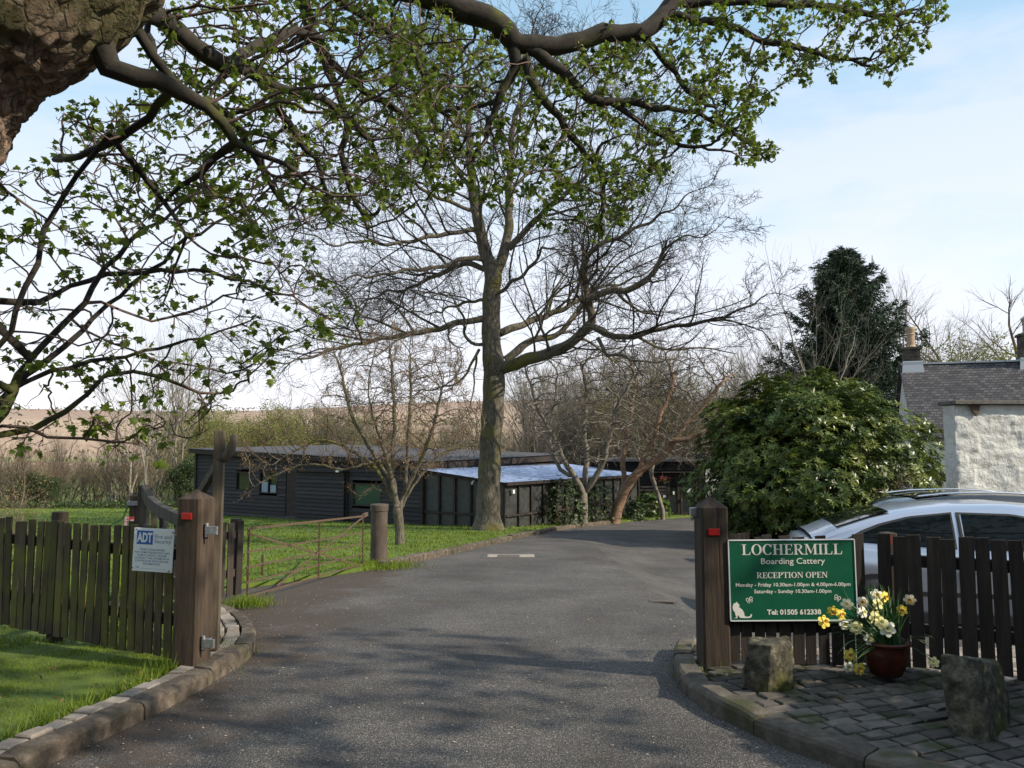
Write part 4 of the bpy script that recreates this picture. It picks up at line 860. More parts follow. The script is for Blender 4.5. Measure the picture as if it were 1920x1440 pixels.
# corrugated sheet roof, slightly raised to the back
n = 92; vs = []; fs = []
for j, (y, dz) in enumerate(((-.32, .10), (9.3, .30))):
    for i in range(n * 2 + 1): x = -13.6 + i * (13.8 / (2 * n)); vs.append((x, y, ZT(x) + dz + (.035 if i % 2 else 0)))
m_ = n * 2 + 1; fs = [(i, i + 1, m_ + i + 1, m_ + i) for i in range(m_ - 1)]
MB().add(vs, fs).build('roof', M['felt'], t)
def window(parent, r_, cols=1, frame=.045, glass='glass', y=0.02, rows=1, name='window', fm='cladtrim'):
    x0, x1, z0, z1 = r_; f = MB(); w2 = frame
    f.box(((x0 + x1) / 2, y - .03, z0 + w2 / 2), (x1 - x0, .07, w2)); f.box(((x0 + x1) / 2, y - .03, z1 - w2 / 2), (x1 - x0, .07, w2))
    for i in range(cols + 1): xx = x0 + w2 / 2 + (x1 - x0 - w2) * i / cols; f.box((xx, y - .028, (z0 + z1) / 2), (w2, .07, z1 - z0 - 2 * w2))
    o = f.build(name, M[fm], parent); MB().box(((x0 + x1) / 2, y + .02, (z0 + z1) / 2), (x1 - x0 - .01, .01, z1 - z0 - .01)).build('pane', M[glass], o); return o
window(t, wA); o = window(t, wB, cols=2)
x0, x1, z0, z1 = wB; MB().box((x0 + (x1 - x0) * .27, .034, z0 + (z1 - z0) * .28), ((x1 - x0) * .34, .01, (z1 - z0) * .50)).build('blind', M['bluepane'], o).location = (0, -.03, 0)
MB().box((x0 + (x1 - x0) * .73, .004, z0 + (z1 - z0) * .22), ((x1 - x0) * .30, .01, (z1 - z0) * .34)).build('blind', M['bluepane'], o)
window(t, wC, cols=1, glass='greenglass')
x0, x1, z0, z1 = dR; d = MB().box(((x0 + x1) / 2, .01, (z0 + z1) / 2), (x1 - x0 - .04, .05, z1 - z0)).build('door', M['cladtrim'], t, bevel=.004)
MB().box((x1 - .15, -.04, (z0 + z1) / 2), (.05, .05, .12)).build('handle', M['iron'], d)
lx, lz = wall_hit(645, 881); MB().box((lx, -.30, lz), (.16, .12, .17)).build('wall_lamp', M['whitepl'], t, bevel=.01)

# glazed and meshed run built against the shed
t = empty('cat_run', B0, 'low meshed cat run with a plastic roof coloured with sky reflection behind the big tree', 'building', math.atan2(U.y, U.x))
zr = lambda x: .86 - x * .105; W3 = 3.55; L3 = 10.0
mb = MB(); n_ = 5
for i in range(n_ + 1): x = .04 + (W3 - .08) * i / n_; mb.box((x, 0, (zr(x) - 1.65) / 2), (.085, .085, zr(x) + 1.65))
mb.bar((0, -.005, zr(0) - .04), (W3, -.005, zr(W3) - .04), .10, .09); mb.box((W3 / 2, -.008, -.58), (W3, .08, .07)); mb.box((W3 / 2, -.008, -1.45), (W3, .08, .2))
k = 13
for i in range(1, k + 1): y = L3 * i / k; mb.box((W3, y, (zr(W3) - 1.65) / 2), (.085, .085, zr(W3) + 1.65))
mb.box((W3 + .006, L3 / 2, zr(W3) - .05), (.09, L3, .10)); mb.box((W3 + .008, L3 / 2, -.58), (.08, L3, .07)); mb.box((W3 + .008, L3 / 2, -1.45), (.08, L3, .25))
mb.build('frame', M['cladtrim'], t)
mb = MB(); mb.add([(0, .03, -1.6), (W3, .03, -1.6), (W3, .03, zr(W3) - .04), (0, .03, zr(0) - .04)], [(0, 1, 2, 3)]); mb.add([(W3 - .03, .03, -1.6), (W3 - .03, L3, -1.6), (W3 - .03, L3, zr(W3) - .04), (W3 - .03, .03, zr(W3) - .04)], [(0, 1, 2, 3)]); mb.build('mesh_panel', M['mesh'], t)
vs = []; n = 130
for j, x in enumerate((.02, W3 + .16)):
    for i in range(n * 2 + 1): vs.append((x, -.2 + i * (L3 + .3) / (2 * n), zr(x) + .05 + (.022 if i % 2 else 0)))
m_ = 2 * n + 1
M['skyreflect_roof'] = noise_mat('plastic roofing coloured with sky reflection', [(0.35, (.30, .36, .50)), (0.6, (.36, .46, .68))], 3, .35, second=((.09, .07, .05), 5, .60, .70))  # sky reflection put into the pale blue base colour
MB().add(vs, [(i, i + 1, m_ + i + 1, m_ + i) for i in range(m_ - 1)]).build('roof', M['skyreflect_roof'], t)
mb = MB(); mb.box((W3 + .10, L3 / 2, zr(W3) - .02), (.10, L3 + .2, .09)); mb.build('gutter', M['cladtrim'], t)
MB().box((W3 + .05, .35, zr(W3) - .28), (.09, .12, .13)).build('wall_lamp', M['whitepl'], t)
MB().tube([(2.3, -.08, .55), (2.3, -.16, .50), (2.3, -.18, .42)], .03, 8).build('security_camera', M['whitepl'], t)

# reception block
t = empty('reception_building', (4.1, 35.5, 0), 'dark weatherboarded reception block with glazed double doors', 'building')
dx0 = P(1251, 900, 35.4).x - 4.1; dx1 = P(1311, 900, 35.4).x - 4.1; dz0 = -1.36; dz1 = P(1280, 889, 35.4).z
mb = MB(); top = 1.05
clad(mb, 0, dx0, -1.6, lambda x: top); clad(mb, dx0, dx1, dz1 + .02, lambda x: top); mb.box((dx1 + .11, .03, -.3), (.22, .1, 2.8)); mb.box((dx1 / 2, 4, -.3), (dx1 + .4, .1, 2.7)); mb.box((dx1 + .17, 2.05, -.3), (.1, 3.9, 2.7)); mb.box((-.05, 2.05, -.3), (.1, 3.9, 2.7))
mb.build('wall', M['clad'], t)
MB().box((dx1 / 2 + .1, 1.9, top + .08), (dx1 + .9, 4.9, .12)).build('roof', M['felt'], t)
mb = MB(); mb.box(((dx0 + dx1) / 2 - .2, -.16, dz1 + .09), (dx1 - dx0 + .9, .4, .05)); mb.build('door_hood', M['cladtrim'], t)
wdt = dx1 - dx0; 
for i, (a, b) in enumerate(((0.02, .40), (.42, .98))):
    x0 = dx0 + wdt * a; x1 = dx0 + wdt * b; f = MB()
    for (cx, cz, sx_, sz_) in (((x0 + x1) / 2, dz0 + .1, x1 - x0, .2), ((x0 + x1) / 2, dz1 - .05, x1 - x0, .1), (x0 + .05, (dz0 + dz1) / 2, .1, dz1 - dz0 - .3), (x1 - .05, (dz0 + dz1) / 2, .1, dz1 - dz0 - .3)): f.box((cx, .02, cz + (.05 if sz_ > 1 else 0)), (sx_, .06, sz_))
    d = f.build('door', M['cladtrim'], t); MB().box(((x0 + x1) / 2, .03, (dz0 + dz1) / 2), (x1 - x0 - .1, .012, dz1 - dz0 - .2)).build('pane', M['glass'], d)
    if i == 1: MB().box(((x0 + x1) / 2 + .02, -.012, -.30), (.26, .008, .34)).build('notice', M['whitepl'], d); MB().box((x0 + .04, -.06, -.62), (.03, .06, .16)).build('handle', M['chrome'], d)
    else: MB().box(((x0 + x1) / 2, -.012, -.32), (.07, .008, .14)).build('notice', M['whitepl'], d)
MB().box((dx0 - .12, -.05, -.47), (.12, .02, .10)).build('notice', M['whitepl'], t)
rr = np.random.default_rng(3); bk = P(1243, 899, 35.0); n = 60
t = empty('hanging_basket', bk, 'small hanging basket of red and pink flowers by the reception door', 'hanging basket')
link_mesh('flowers', scatter('flowers', *LEAF_DIA, rr.normal(size=(n, 3)) * (.17, .1, .08), rand_rot(n, rr), rr.uniform(.06, .13, n)), flat('red bloom', (.42, .06, .08), .6), t)
link_mesh('foliage', scatter('foliage', *LEAF_DIA, rr.normal(size=(n, 3)) * (.15, .1, .08) - (0, 0, .05), rand_rot(n, rr), rr.uniform(.05, .1, n)), M['laurel'], t)
MB().lathe([(.02, -.28), (.11, -.2), (.14, -.08)], (0, 0, 0), 16).build('basket', M['cladtrim'], t); MB().tube([(0, 0, 0), (0, .1, .28), (0, .42, .30)], .008, 5).build('bracket', M['iron'], t)

# white outbuilding glimpsed behind the rhododendron
t = empty('white_outbuilding', (8.75, 36.4, 0), 'sliver of white rendered outbuilding beside the reception doors', 'building')
MB().box((2.0, 1.6, -.3), (4.0, 3.2, 3.0)).build('wall', M['renderplain'], t)
mb = MB(); mb.box((2.0, 1.6, 1.29), (4.3, 3.5, .14)); mb.build('roof', M['felt'], t)

# cottage with slate roof
ang = math.radians(-19); Hx = Vector((16.1, 33.0, 0)); t = empty('cottage', Hx, 'white cottage with grey slate roof and two chimneys behind the rhododendron', 'house', ang)
RZ = 5.08; EZ = 2.15; Dp = 3.35; Lh = 13.0
mb = MB(); mb.add([(.1, -Dp + .25, -1.6), (Lh, -Dp + .25, -1.6), (Lh, -Dp + .25, EZ - .05), (.1, -Dp + .25, EZ - .05), (.1, Dp - .25, -1.6), (Lh, Dp - .25, -1.6), (Lh, Dp - .25, EZ - .05), (.1, Dp - .25, EZ - .05), (.1, 0, RZ - .12), (Lh, 0, RZ - .12)],
    [(0, 1, 2, 3), (5, 4, 7, 6), (4, 0, 3, 8, 7), (1, 5, 6, 9, 2)]); mb.build('wall', M['renderplain'], t)
mb = MB()
for s in (-1, 1):
    a = [(-.05, s * Dp, EZ - .1), (Lh + .1, s * Dp, EZ - .1), (Lh + .1, 0, RZ), (-.05, 0, RZ)]; b = [(p[0], p[1], p[2] - .08) for p in a]
    mb.add(a + b, [(0, 1, 2, 3) if s < 0 else (3, 2, 1, 0), (7, 6, 5, 4) if s < 0 else (4, 5, 6, 7), (0, 3, 7, 4), (1, 0, 4, 5), (2, 1, 5, 6)])
rf = mb.build('roof', M['slate'], t)
mb = MB()
for i in range(24): mb.box((.35 + i * .53, 0, RZ + .03), (.50, .16, .07))
mb.build('ridge', M['lead'], rf)
def chimney(x, wd, h, pots):
    mb = MB(); mb.box((x, 0, RZ - .15 + h / 2), (wd, .62, h + .3)); mb.box((x, 0, RZ + h + .03), (wd + .12, .72, .10)); mb.box((x, 0, RZ + h * .55), (wd + .03, .65, .03)); ch = mb.build('chimney', M['chimstone'], rf, bevel=.01)
    MB().add([(x - wd / 2 - .10, -.4, RZ - .36), (x + wd / 2 + .10, -.4, RZ - .36), (x + wd / 2 + .05, -.325, RZ + .12), (x - wd / 2 - .05, -.325, RZ + .12)], [(0, 1, 2, 3)]).box((x, -.02, RZ + .03), (wd + .12, .66, .09)).build('flashing', M['lead'], t)
    for (dx, r_, ph, mt) in pots: MB().lathe([(r_, 0), (r_ * 1.1, .04), (r_ * .82, .12), (r_ * .82, ph * .6), (r_ * .95, ph * .64), (r_ * .85, ph * .7), (r_ * 1.05, ph * .9), (r_ * 1.0, ph), (r_ * .7, ph)], (x + dx, 0, RZ + h + .07), 20).build('chimney_pot', mt, t)
chimney(.42, .62, .62, [(0, .19, .86, M['potclay'])])
chimney(4.7, .80, 1.0, [(-.05, .24, .65, M['concrete'])])
# white rubble wall of the lean-to in front
t = empty('stone_wall', (8.80, 15.9, 0), 'whitewashed rubble stone wall with dark coping behind the silver car', 'wall', math.radians(2))
n1, n2 = 150, 90; xs_ = np.linspace(0, 5.2, n1); zs_ = np.linspace(-.9, 2.5, n2); vs = []
for z in zs_:
    for x in xs_:
        course = abs(((z * 3.1) % 1) - .5); p = Vector((x * 1.3, 0, z * 3.1)); d_ = mnoise.fractal(Vector((x * 2.2, 3, z * 4.5)), .9, 2, 5) * .028 + mnoise.cell(Vector((x * 2.4 + math.floor(z * 3.1) * .37, 0, math.floor(z * 3.1)))) * .018
        if x < .02: d_ = 0
        vs.append((x + mnoise.noise(Vector((0, 0, z * 4))) * .02 * (x < .02), -d_, z))
mb = MB(); mb.add(vs, [(j * n1 + i, j * n1 + i + 1, (j + 1) * n1 + i + 1, (j + 1) * n1 + i) for j in range(n2 - 1) for i in range(n1 - 1)])
mb.add([(0, 0, -.9), (0, 0, 2.5), (0, .4, 2.5), (0, .4, -.9)], [(0, 1, 2, 3)]); mb.add([(0, .4, -.9), (5.2, .4, -.9), (5.2, .4, 2.5), (0, .4, 2.5)], [(3, 2, 1, 0)]); mb.build('wall', M['render'], t, smooth=True)
MB().box((2.6, .17, 2.55), (5.32, .62, .075)).build('coping', M['coping'], t, bevel=.01)
hp = P(1829, 768, 15.86); MB().prism([(-.10, .10), (.10, .12), (.08, -.02), (.02, -.13), (-.05, -.04)], Matrix.Translation(((hp.x - 8.80), -.06, hp.z)) @ Matrix(((1, 0, 0, 0), (0, 0, -1, 0), (0, 1, 0, 0), (0, 0, 0, 1))), .04).build('rust_stained_hole', M['rust'], t)  # raised patch standing in for a dark, rust-stained hole

# ------------------------------------------------------------------ cars
def car(loc, rz, label, paint, name='parked_car', tall=0.0, rails=False, cat='car'):
    t = empty(name, loc, label, cat, rz)
    roofx = [.02, .18, .30, .50, .90, 1.27, 1.78, 2.36, 2.8, 3.2, 3.6, 3.85]; roofz = [1.03, 1.08, 1.11, 1.205, 1.335, 1.42, 1.472, 1.488, 1.455, 1.34, 1.14, .98]
    if tall: roofx = [.02, .10, .25, .5, .9, 1.3, 1.8, 2.4, 2.9, 3.3, 3.6, 3.85]; roofz = [1.05, 1.25, 1.42, 1.50, 1.545, 1.56, 1.565, 1.54, 1.45, 1.28, 1.12, .98]
    deck = lambda x: float(np.interp(x, [0, .12, .5, 1.0, 2.5, 3.6, 4.2, 4.5, 4.6], [.80, 1.02, 1.05, .99, .955, .97, .86, .74, .60]))
    zrf = lambda x: float(np.interp(x, roofx, roofz)); hw = lambda x: float(np.interp(x, [0, .15, .6, 1.5, 3.2, 4.0, 4.4, 4.6], [.66, .80, .875, .90, .90, .86, .76, .55]))
    X_ = np.unique(np.concatenate([np.linspace(0, 4.6, 40), [.02, .18, 3.85]])); mb = MB(); rings = []
    for x in X_:
        h = hw(x); dk = deck(x); lo = float(np.interp(x, [0, .2, 4.3, 4.6], [.38, .20, .20, .34]))
        half = [(h * .90, lo), (h * .985, lo + .14), (h, .55), (h * .985, min(.74, dk - .1)), (h * .965, dk - .04), (h * .90, dk), (h * .5, dk + .025), (0, dk + .035)]
        rings.append([(x, -a, b) for a, b in half] + [(x, a, b) for a, b in half[::-1][1:]])
    m_ = len(rings[0]); mb.add([v for r_ in rings for v in r_], [(i * m_ + j, (i + 1) * m_ + j, (i + 1) * m_ + j + 1, i * m_ + j + 1) for i in range(len(rings) - 1) for j in range(m_ - 1)] + [tuple(range(m_)), tuple(range(len(rings) * m_ - 1, (len(rings) - 1) * m_ - 1, -1))])
    gs = [x for x in np.linspace(.1 if tall else .22, 3.84, 34)]; rings = []
    def side(x, z):
        h = hw(x); b = deck(x) - .03; zr_ = zrf(x); s = max(0, min(1, (z - b) / max(.05, (1.44 - b)))); return h * (.945 - .235 * s ** 1.25)
    for x in gs:
        b = deck(x) - .03; zz = max(zrf(x), b + .02); hs = [b + (zz - .05 - b) * k for k in (0, .33, .66, 1)]
        half = [(side(x, z), z) for z in hs] + [(side(x, zz) - .05, zz - .018), (side(x, zz) * .62, zz + .006), (0, zz + .016)]
        rings.append([(x, -a, q) for a, q in half] + [(x, a, q) for a, q in half[::-1][1:]])
    m_ = len(rings[0]); mb.add([v for r_ in rings for v in r_], [(i * m_ + j, (i + 1) * m_ + j, (i + 1) * m_ + j + 1, i * m_ + j + 1) for i in range(len(rings) - 1) for j in range(m_ - 1)])
    body = mb.build('body', M[paint], t, smooth=True)
    def panel(nm, poly, mt, off, s=-1, n=10):
        vs = []; up, lo = poly  # upper and lower outline sampled on the same x range
        x0, x1 = up[0][0], up[-1][0]
        xs2 = np.linspace(x0, x1, n * 2)
        for x in xs2:
            zu = float(np.interp(x, [p[0] for p in up], [p[1] for p in up])); zl = float(np.interp(x, [p[0] for p in lo], [p[1] for p in lo]))
            for q in np.linspace(0, 1, 6): z = zl + (zu - zl) * q; vs.append((x, s * (side(x, z) + off), z))
        return MB().add(vs, [(i * 6 + j, (i + 1) * 6 + j, (i + 1) * 6 + j + 1, i * 6 + j + 1) if s < 0 else (i * 6 + j, i * 6 + j + 1, (i + 1) * 6 + j + 1, (i + 1) * 6 + j) for i in range(len(xs2) - 1) for j in range(5)]).build(nm, M[mt], t, smooth=True)
    kz = .04 if tall else 0
    for s in (-1, 1):
        panel('window_trim', ([(.56, 1.08), (.75, 1.185 + kz), (.95, 1.265 + kz), (1.27, 1.35 + kz), (1.74, 1.405 + kz)], [(.56, 1.06), (1.74, 1.00)]), 'blacktrim', .006, s)
        panel('side_window', ([(.62, 1.075), (.78, 1.165 + kz), (.97, 1.245 + kz), (1.28, 1.33 + kz), (1.72, 1.385 + kz)], [(.62, 1.065), (1.72, 1.01)]), 'carglass', .012, s)
        panel('window_trim', ([(1.78, 1.405 + kz), (2.36, 1.395 + kz), (2.8, 1.31 + kz), (3.25, 1.06)], [(1.78, 1.00), (3.25, 1.0)]), 'blacktrim', .006, s)
        panel('side_window', ([(1.84, 1.385 + kz), (2.36, 1.375 + kz), (2.78, 1.29 + kz), (3.2, 1.06)], [(1.84, 1.01), (3.2, 1.01)]), 'carglass', .012, s)
    panel('pillar_trim', ([(1.815, 1.38), (1.828, 1.38)], [(1.815, .99), (1.828, .99)]), 'chrome', .02, -1, 2)
    # rear and front screens follow the cabin surface
    def screen(xa, xb, nm):
        vs = []; xs3 = np.linspace(xa, xb, 8)
        for x in xs3:
            zz = max(zrf(x), deck(x)) + .022
            for q in np.linspace(-1, 1, 9): vs.append((x, q * (side(x, zz) - .10), zz - .012 * abs(q) ** 3))
        MB().add(vs, [(i * 9 + j, (i + 1) * 9 + j, (i + 1) * 9 + j + 1, i * 9 + j + 1) for i in range(7) for j in range(8)]).build(nm, M['carglass'], t, smooth=True)
    screen(.50, 1.1, 'rear_window'); screen(3.05, 3.78, 'windscreen')
    for x in (.86, 3.72):
        for s in (-1, 1):
            wh = MB().lathe([(.20, -.10), (.31, -.11), (.325, -.08), (.325, .08), (.31, .11), (.20, .10)], (0, 0, 0), 28).build('wheel', M['blacktrim'], t, smooth=True); wh.rotation_euler = (PI / 2, 0, 0); wh.location = (x, s * (hw(x) - .09), .325)
            m2 = MB(); m2.lathe([(.05, .0), (.055, .02), (.205, .0), (.215, .05)], (0, 0, .06), 24)
            for q in range(5): m2.bar((0, 0, .085), (.2 * math.cos(q * 1.2566), .2 * math.sin(q * 1.2566), .085), .05, .02)
            rm = m2.build('rim', M['galv'], wh, smooth=False)
            if s < 0: pass
            else: rm.rotation_euler = (PI, 0, 0)
            a = MB(); aa = np.linspace(-.25, PI + .25, 20); ring = [(x + rr2 * math.cos(q), s * (hw(x) + .004), .325 + rr2 * math.sin(q)) for rr2 in (.33, .385) for q in aa]
            a.add(ring, [(i, i + 1, 20 + i + 1, 20 + i) for i in range(19)]).build('wheel_arch', M['blacktrim'], t)
    for s in (-1, 1):
        m2 = MB(); m2.box((2.3, s * .904, .505), (3.3, .014, .05)); m2.build('rub_strip', M['blacktrim'], t); MB().box((2.25, s * .868, .235), (2.2, .05, .09)).build('sill', M['blacktrim'], t)
        for xh in ((1.98,) if not tall else (1.3, 2.3)): MB().tube([(xh - .09, s * .895, .845), (xh - .06, s * .925, .85), (xh + .08, s * .925, .85), (xh + .10, s * .895, .845)], .014, 8).build('door_handle', M['chrome'], t)
        for xg in (1.74, 3.0): MB().box((xg, s * .897, .66), (.008, .012, .58)).build('door_gap', M['blacktrim'], t)
        MB().box((3.08, s * .98, 1.02), (.16, .17, .11)).build('wing_mirror', M[paint], t, bevel=.03)
        MB().box((.03, s * .60, .86), (.10, .28, .13)).build('tail_lamp', M['tail'], t, bevel=.02); MB().box((4.50, s * .52, .66), (.12, .28, .12)).build('headlight', M['chrome'], t, bevel=.02)
        if rails: MB().tube([(x, s * (side(x, zrf(x)) - .07), zrf(x) + .035) for x in np.linspace(.5, 2.9, 12)], .016, 8).build('roof_rail', M['chrome'], t)
    return t
N_ = P(1488, 990, 9.55); a_ = math.radians(-13)
car((N_.x + .8 * math.sin(-a_), N_.y + .8 * math.cos(a_), -.49), a_, 'silver two-door car with dark windows parked behind the dark fence', 'silver')
zc = float(zg(6, 14)); x1_ = P(1690, 930, 13.9).x
car((x1_ - .35, 14.2, zc - .02), math.radians(2), 'dark car with bright roof rails, only its roof showing behind the silver car', 'black', tall=1, rails=True)
# ------------------------------------------------------------------ trees
def catmull(pts, step):
    q = [pts[0]] + pts + [pts[-1]]; out = []
    for i in range(1, len(q) - 2):
        a, b, c, d = [np.array(v) for v in q[i - 1:i + 3]]; n = max(1, int(np.linalg.norm((c - b)[:3]) / step))
        for k in range(n):
            t = k / n; out.append(.5 * ((2 * b) + (c - a) * t + (2 * a - 5 * b + 4 * c - d) * t * t + (3 * b - a - 3 * c + d) * t ** 3))
    out.append(np.array(pts[-1])); return np.array(out)
def colonize(limbs, attr, step, di, dk, iters, seed, wig=.25, trop=(0, 0, 0), kidmax=3, keep=.45):
    """limbs: lists of (x,y,z,r); returns pos, parent, minimum radius"""
    rs = np.random.default_rng(seed); pos = []; par = []; mr = []
    for li, lb in enumerate(limbs):
        c = catmull([tuple(p) for p in lb], step); 
        if li == 0: prev = -1; st = 0
        else:
            A = np.array(pos); prev = int(np.argmin(((A - c[0][:3]) ** 2).sum(1))); st = 0 if np.linalg.norm(A[prev] - c[0][:3]) > step * .8 else 1
        ph = rs.uniform(0, 10, 3)
        for k in range(st, len(c)):
            r_ = c[k][3]; j = np.array([math.sin(k * .9 + ph[0]) + math.sin(k * 2.1 + ph[1]), math.sin(k * 1.1 + ph[2]) + math.sin(k * 1.9 + ph[0]), math.sin(k * 1.0 + ph[1]) + math.sin(k * 2.3 + ph[2])]) * step * .10 * wig * 4 * min(1, .05 / max(r_, .001))
            if li == 0 and k < 4: j = j * 0
            pos.append(c[k][:3] + j); par.append(prev); mr.append(r_); prev = len(pos) - 1
    P_ = np.array(pos); N = len(P_); A = np.array(attr, float); alive = np.ones(len(A), bool); nd = np.full(len(A), 1e9); ni = np.zeros(len(A), int); kids = np.zeros(N, int)
    P_list = [P_]; par = list(par); mr = list(mr); new0 = 0; allP = P_
    for it in range(iters):
        newp = allP[new0:]
        if len(newp) == 0: break
        idx = np.where(alive)[0]
        if len(idx) == 0: break
        for s in range(0, len(newp), 400):
            q = newp[s:s + 400]; d = ((A[idx][:, None] - q[None]) ** 2).sum(-1); m = d.argmin(1); dm = np.sqrt(d[np.arange(len(idx)), m]); b = dm < nd[idx]
            nd[idx[b]] = dm[b]; ni[idx[b]] = new0 + s + m[b]
        alive &= nd > dk; idx = np.where(alive & (nd < di))[0]
        if len(idx) == 0: break
        v = A[idx] - allP[ni[idx]]; v /= np.linalg.norm(v, axis=1)[:, None] + 1e-9
        acc = np.zeros((len(allP), 3)); np.add.at(acc, ni[idx], v); g = np.unique(ni[idx]); g = g[kids[g] < kidmax]
        if len(g) == 0: break
        dirs = acc[g]; dirs /= np.linalg.norm(dirs, axis=1)[:, None] + 1e-9; dirs = dirs + rs.normal(size=dirs.shape) * wig + np.array(trop); dirs /= np.linalg.norm(dirs, axis=1)[:, None]
        # carry on some of the parent's heading so that twigs flow
        pa = np.array(par)[g]; hd = np.where(pa[:, None] >= 0, allP[g] - allP[np.maximum(pa, 0)], 0); hd /= np.linalg.norm(hd, axis=1)[:, None] + 1e-9; dirs = dirs + hd * keep * (kids[g] == 0)[:, None]; dirs /= np.linalg.norm(dirs, axis=1)[:, None]
        newN = allP[g] + dirs * step * rs.uniform(.8, 1.15, len(g))[:, None]; kids[g] += 1; new0 = len(allP); allP = np.concatenate([allP, newN]); par += list(g); mr += [0] * len(g); kids = np.concatenate([kids, np.zeros(len(g), int)])
    return allP, np.array(par), np.array(mr)
def add_twigs(pos, par, mr, seed, per=3, n=3, ln=.12, spread=.7, up=.1, wmax=2, prob=1.0):
    rs = np.random.default_rng(seed); N = len(pos); w_ = weights(par); cand = np.where((w_ <= wmax) & (par >= 0))[0]; cand = cand[rs.random(len(cand)) < prob]; pos = list(pos); par = list(par); mr = list(mr)
    for i in cand:
        h = pos[i] - pos[par[i]]; h = h / (np.linalg.norm(h) + 1e-9)
        for k in range(per):
            d = h + rs.normal(size=3) * spread; d[2] += up; d /= np.linalg.norm(d); p = pos[i]; q = i; l = ln * rs.uniform(.6, 1.3)
            for s in range(n): d = d + rs.normal(size=3) * .22; d[2] += up * .3; d /= np.linalg.norm(d); p = p + d * l; pos.append(p); par.append(q); mr.append(0); q = len(pos) - 1
    return np.array(pos), np.array(par), np.array(mr)
def weights(par):
    w_ = np.zeros(len(par)); 
    ch = np.bincount(par[par >= 0], minlength=len(par)); w_[ch == 0] = 1
    for i in range(len(par) - 1, -1, -1):
        if par[i] >= 0: w_[par[i]] += w_[i]
    return w_
def to_chains(pos, par, mr, rtip, R0, thick=.03, cap=None):
    w_ = weights(par); e = math.log(max(1.01, R0 / rtip)) / math.log(max(2, w_[0])); rad = rtip * w_ ** e; rad = np.maximum(rad, mr)
    main = {}; order = np.argsort(-w_, kind='stable'); first = {}
    for i in order:
        p = par[i]
        if p >= 0 and p not in first: first[p] = i
    heads = [i for i in range(len(par)) if par[i] < 0 or first.get(par[i]) != i]; thickc = []; thinc = []
    for h in heads:
        ids = [h]; 
        while ids[-1] in first: ids.append(first[ids[-1]])
        pts = [pos[i] for i in ids]; rr_ = [rad[i] for i in ids]
        if par[h] >= 0: pts = [pos[par[h]]] + pts; rr_ = [min(rad[par[h]] * .8, rr_[0] * 1.25)] + rr_
        if len(pts) < 2: continue
        pts = np.array(pts); rr_ = np.array(rr_); rr_[-1] *= .55; rr_ = rr_ * (1 + .13 * np.array([mnoise.noise(Vector(q * 7.0)) + .6 * mnoise.noise(Vector(q * 19.0)) for q in pts]))
        # split where the chain thins, so that thin ends use few sides
        cuts = [0]
        for lim in (.1, .03, .01):
            k = int(np.argmax(rr_ < lim)) if (rr_ < lim).any() else len(rr_) - 1
            cuts.append(max(k, cuts[-1]))
        cuts.append(len(rr_) - 1)
        for (a, b, sg) in zip(cuts, cuts[1:], (20, 9, 6, 3)):
            if b > a: 
                c_ = (pts[a:b + 1], rr_[a:b + 1], sg); (thickc if rr_[a] > thick else thinc).append(c_)
    return thickc, thinc, w_, rad
def tipinfo(pos, par, w_, wmax=1):
    k = np.where((w_ <= wmax) & (par >= 0))[0]; d = pos[k] - pos[par[k]]; d /= np.linalg.norm(d, axis=1)[:, None] + 1e-9; return pos[k], d
def leaf_cluster(name, tips, dirs, per, size, tmpl, seed, mat, parent, droop=.35, off=.05, back=0.0):
    rs = np.random.default_rng(seed); n = len(tips); p = np.repeat(tips, per, 0); d = np.repeat(dirs, per, 0); a = rs.normal(size=(n * per, 3)); f = d * .5 + a * .75; f[:, 2] -= droop; f /= np.linalg.norm(f, axis=1)[:, None]
    nr = np.array([0, 0, 1.]) + rs.normal(size=(n * per, 3)) * .45; R = frames(f, nr); s = size * rs.uniform(.55, 1.25, n * per); p = p + f * off * rs.uniform(.2, 1, n * per)[:, None] - d * back * rs.random(n * per)[:, None]
    return link_mesh(name, scatter(name, *tmpl, p, R, s), mat, parent)
def px_attr(poly, d0, d1, n, seed, hole=None):
    rs = np.random.default_rng(seed); xs_ = [p[0] for p in poly]; ys_ = [p[1] for p in poly]; out = []
    x = rs.uniform(min(xs_), max(xs_), n * 4); y = rs.uniform(min(ys_), max(ys_), n * 4); k = inside([(a, b) for a, b in poly], x, y); x = x[k][:n]; y = y[k][:n]; d = rs.uniform(d0, d1, len(x))
    return [tuple(P(a, b, c)) for a, b, c in zip(x, y, d)]
def LP(pts, d0, d1, r0, r1):
    """picture polyline -> limb with depth and radius (metres) running from the first to the last point"""
    n = len(pts); return [(*P(x, y, d0 + (d1 - d0) * i / (n - 1)), r0 + (r1 - r0) * i / (n - 1)) for i, (x, y) in enumerate(pts)]

M['fieldhedge'] = noise_mat('distant hedge growth', [(0.3, (.05, .055, .02)), (0.7, (.14, .12, .055))], .2, .9, island=.4)
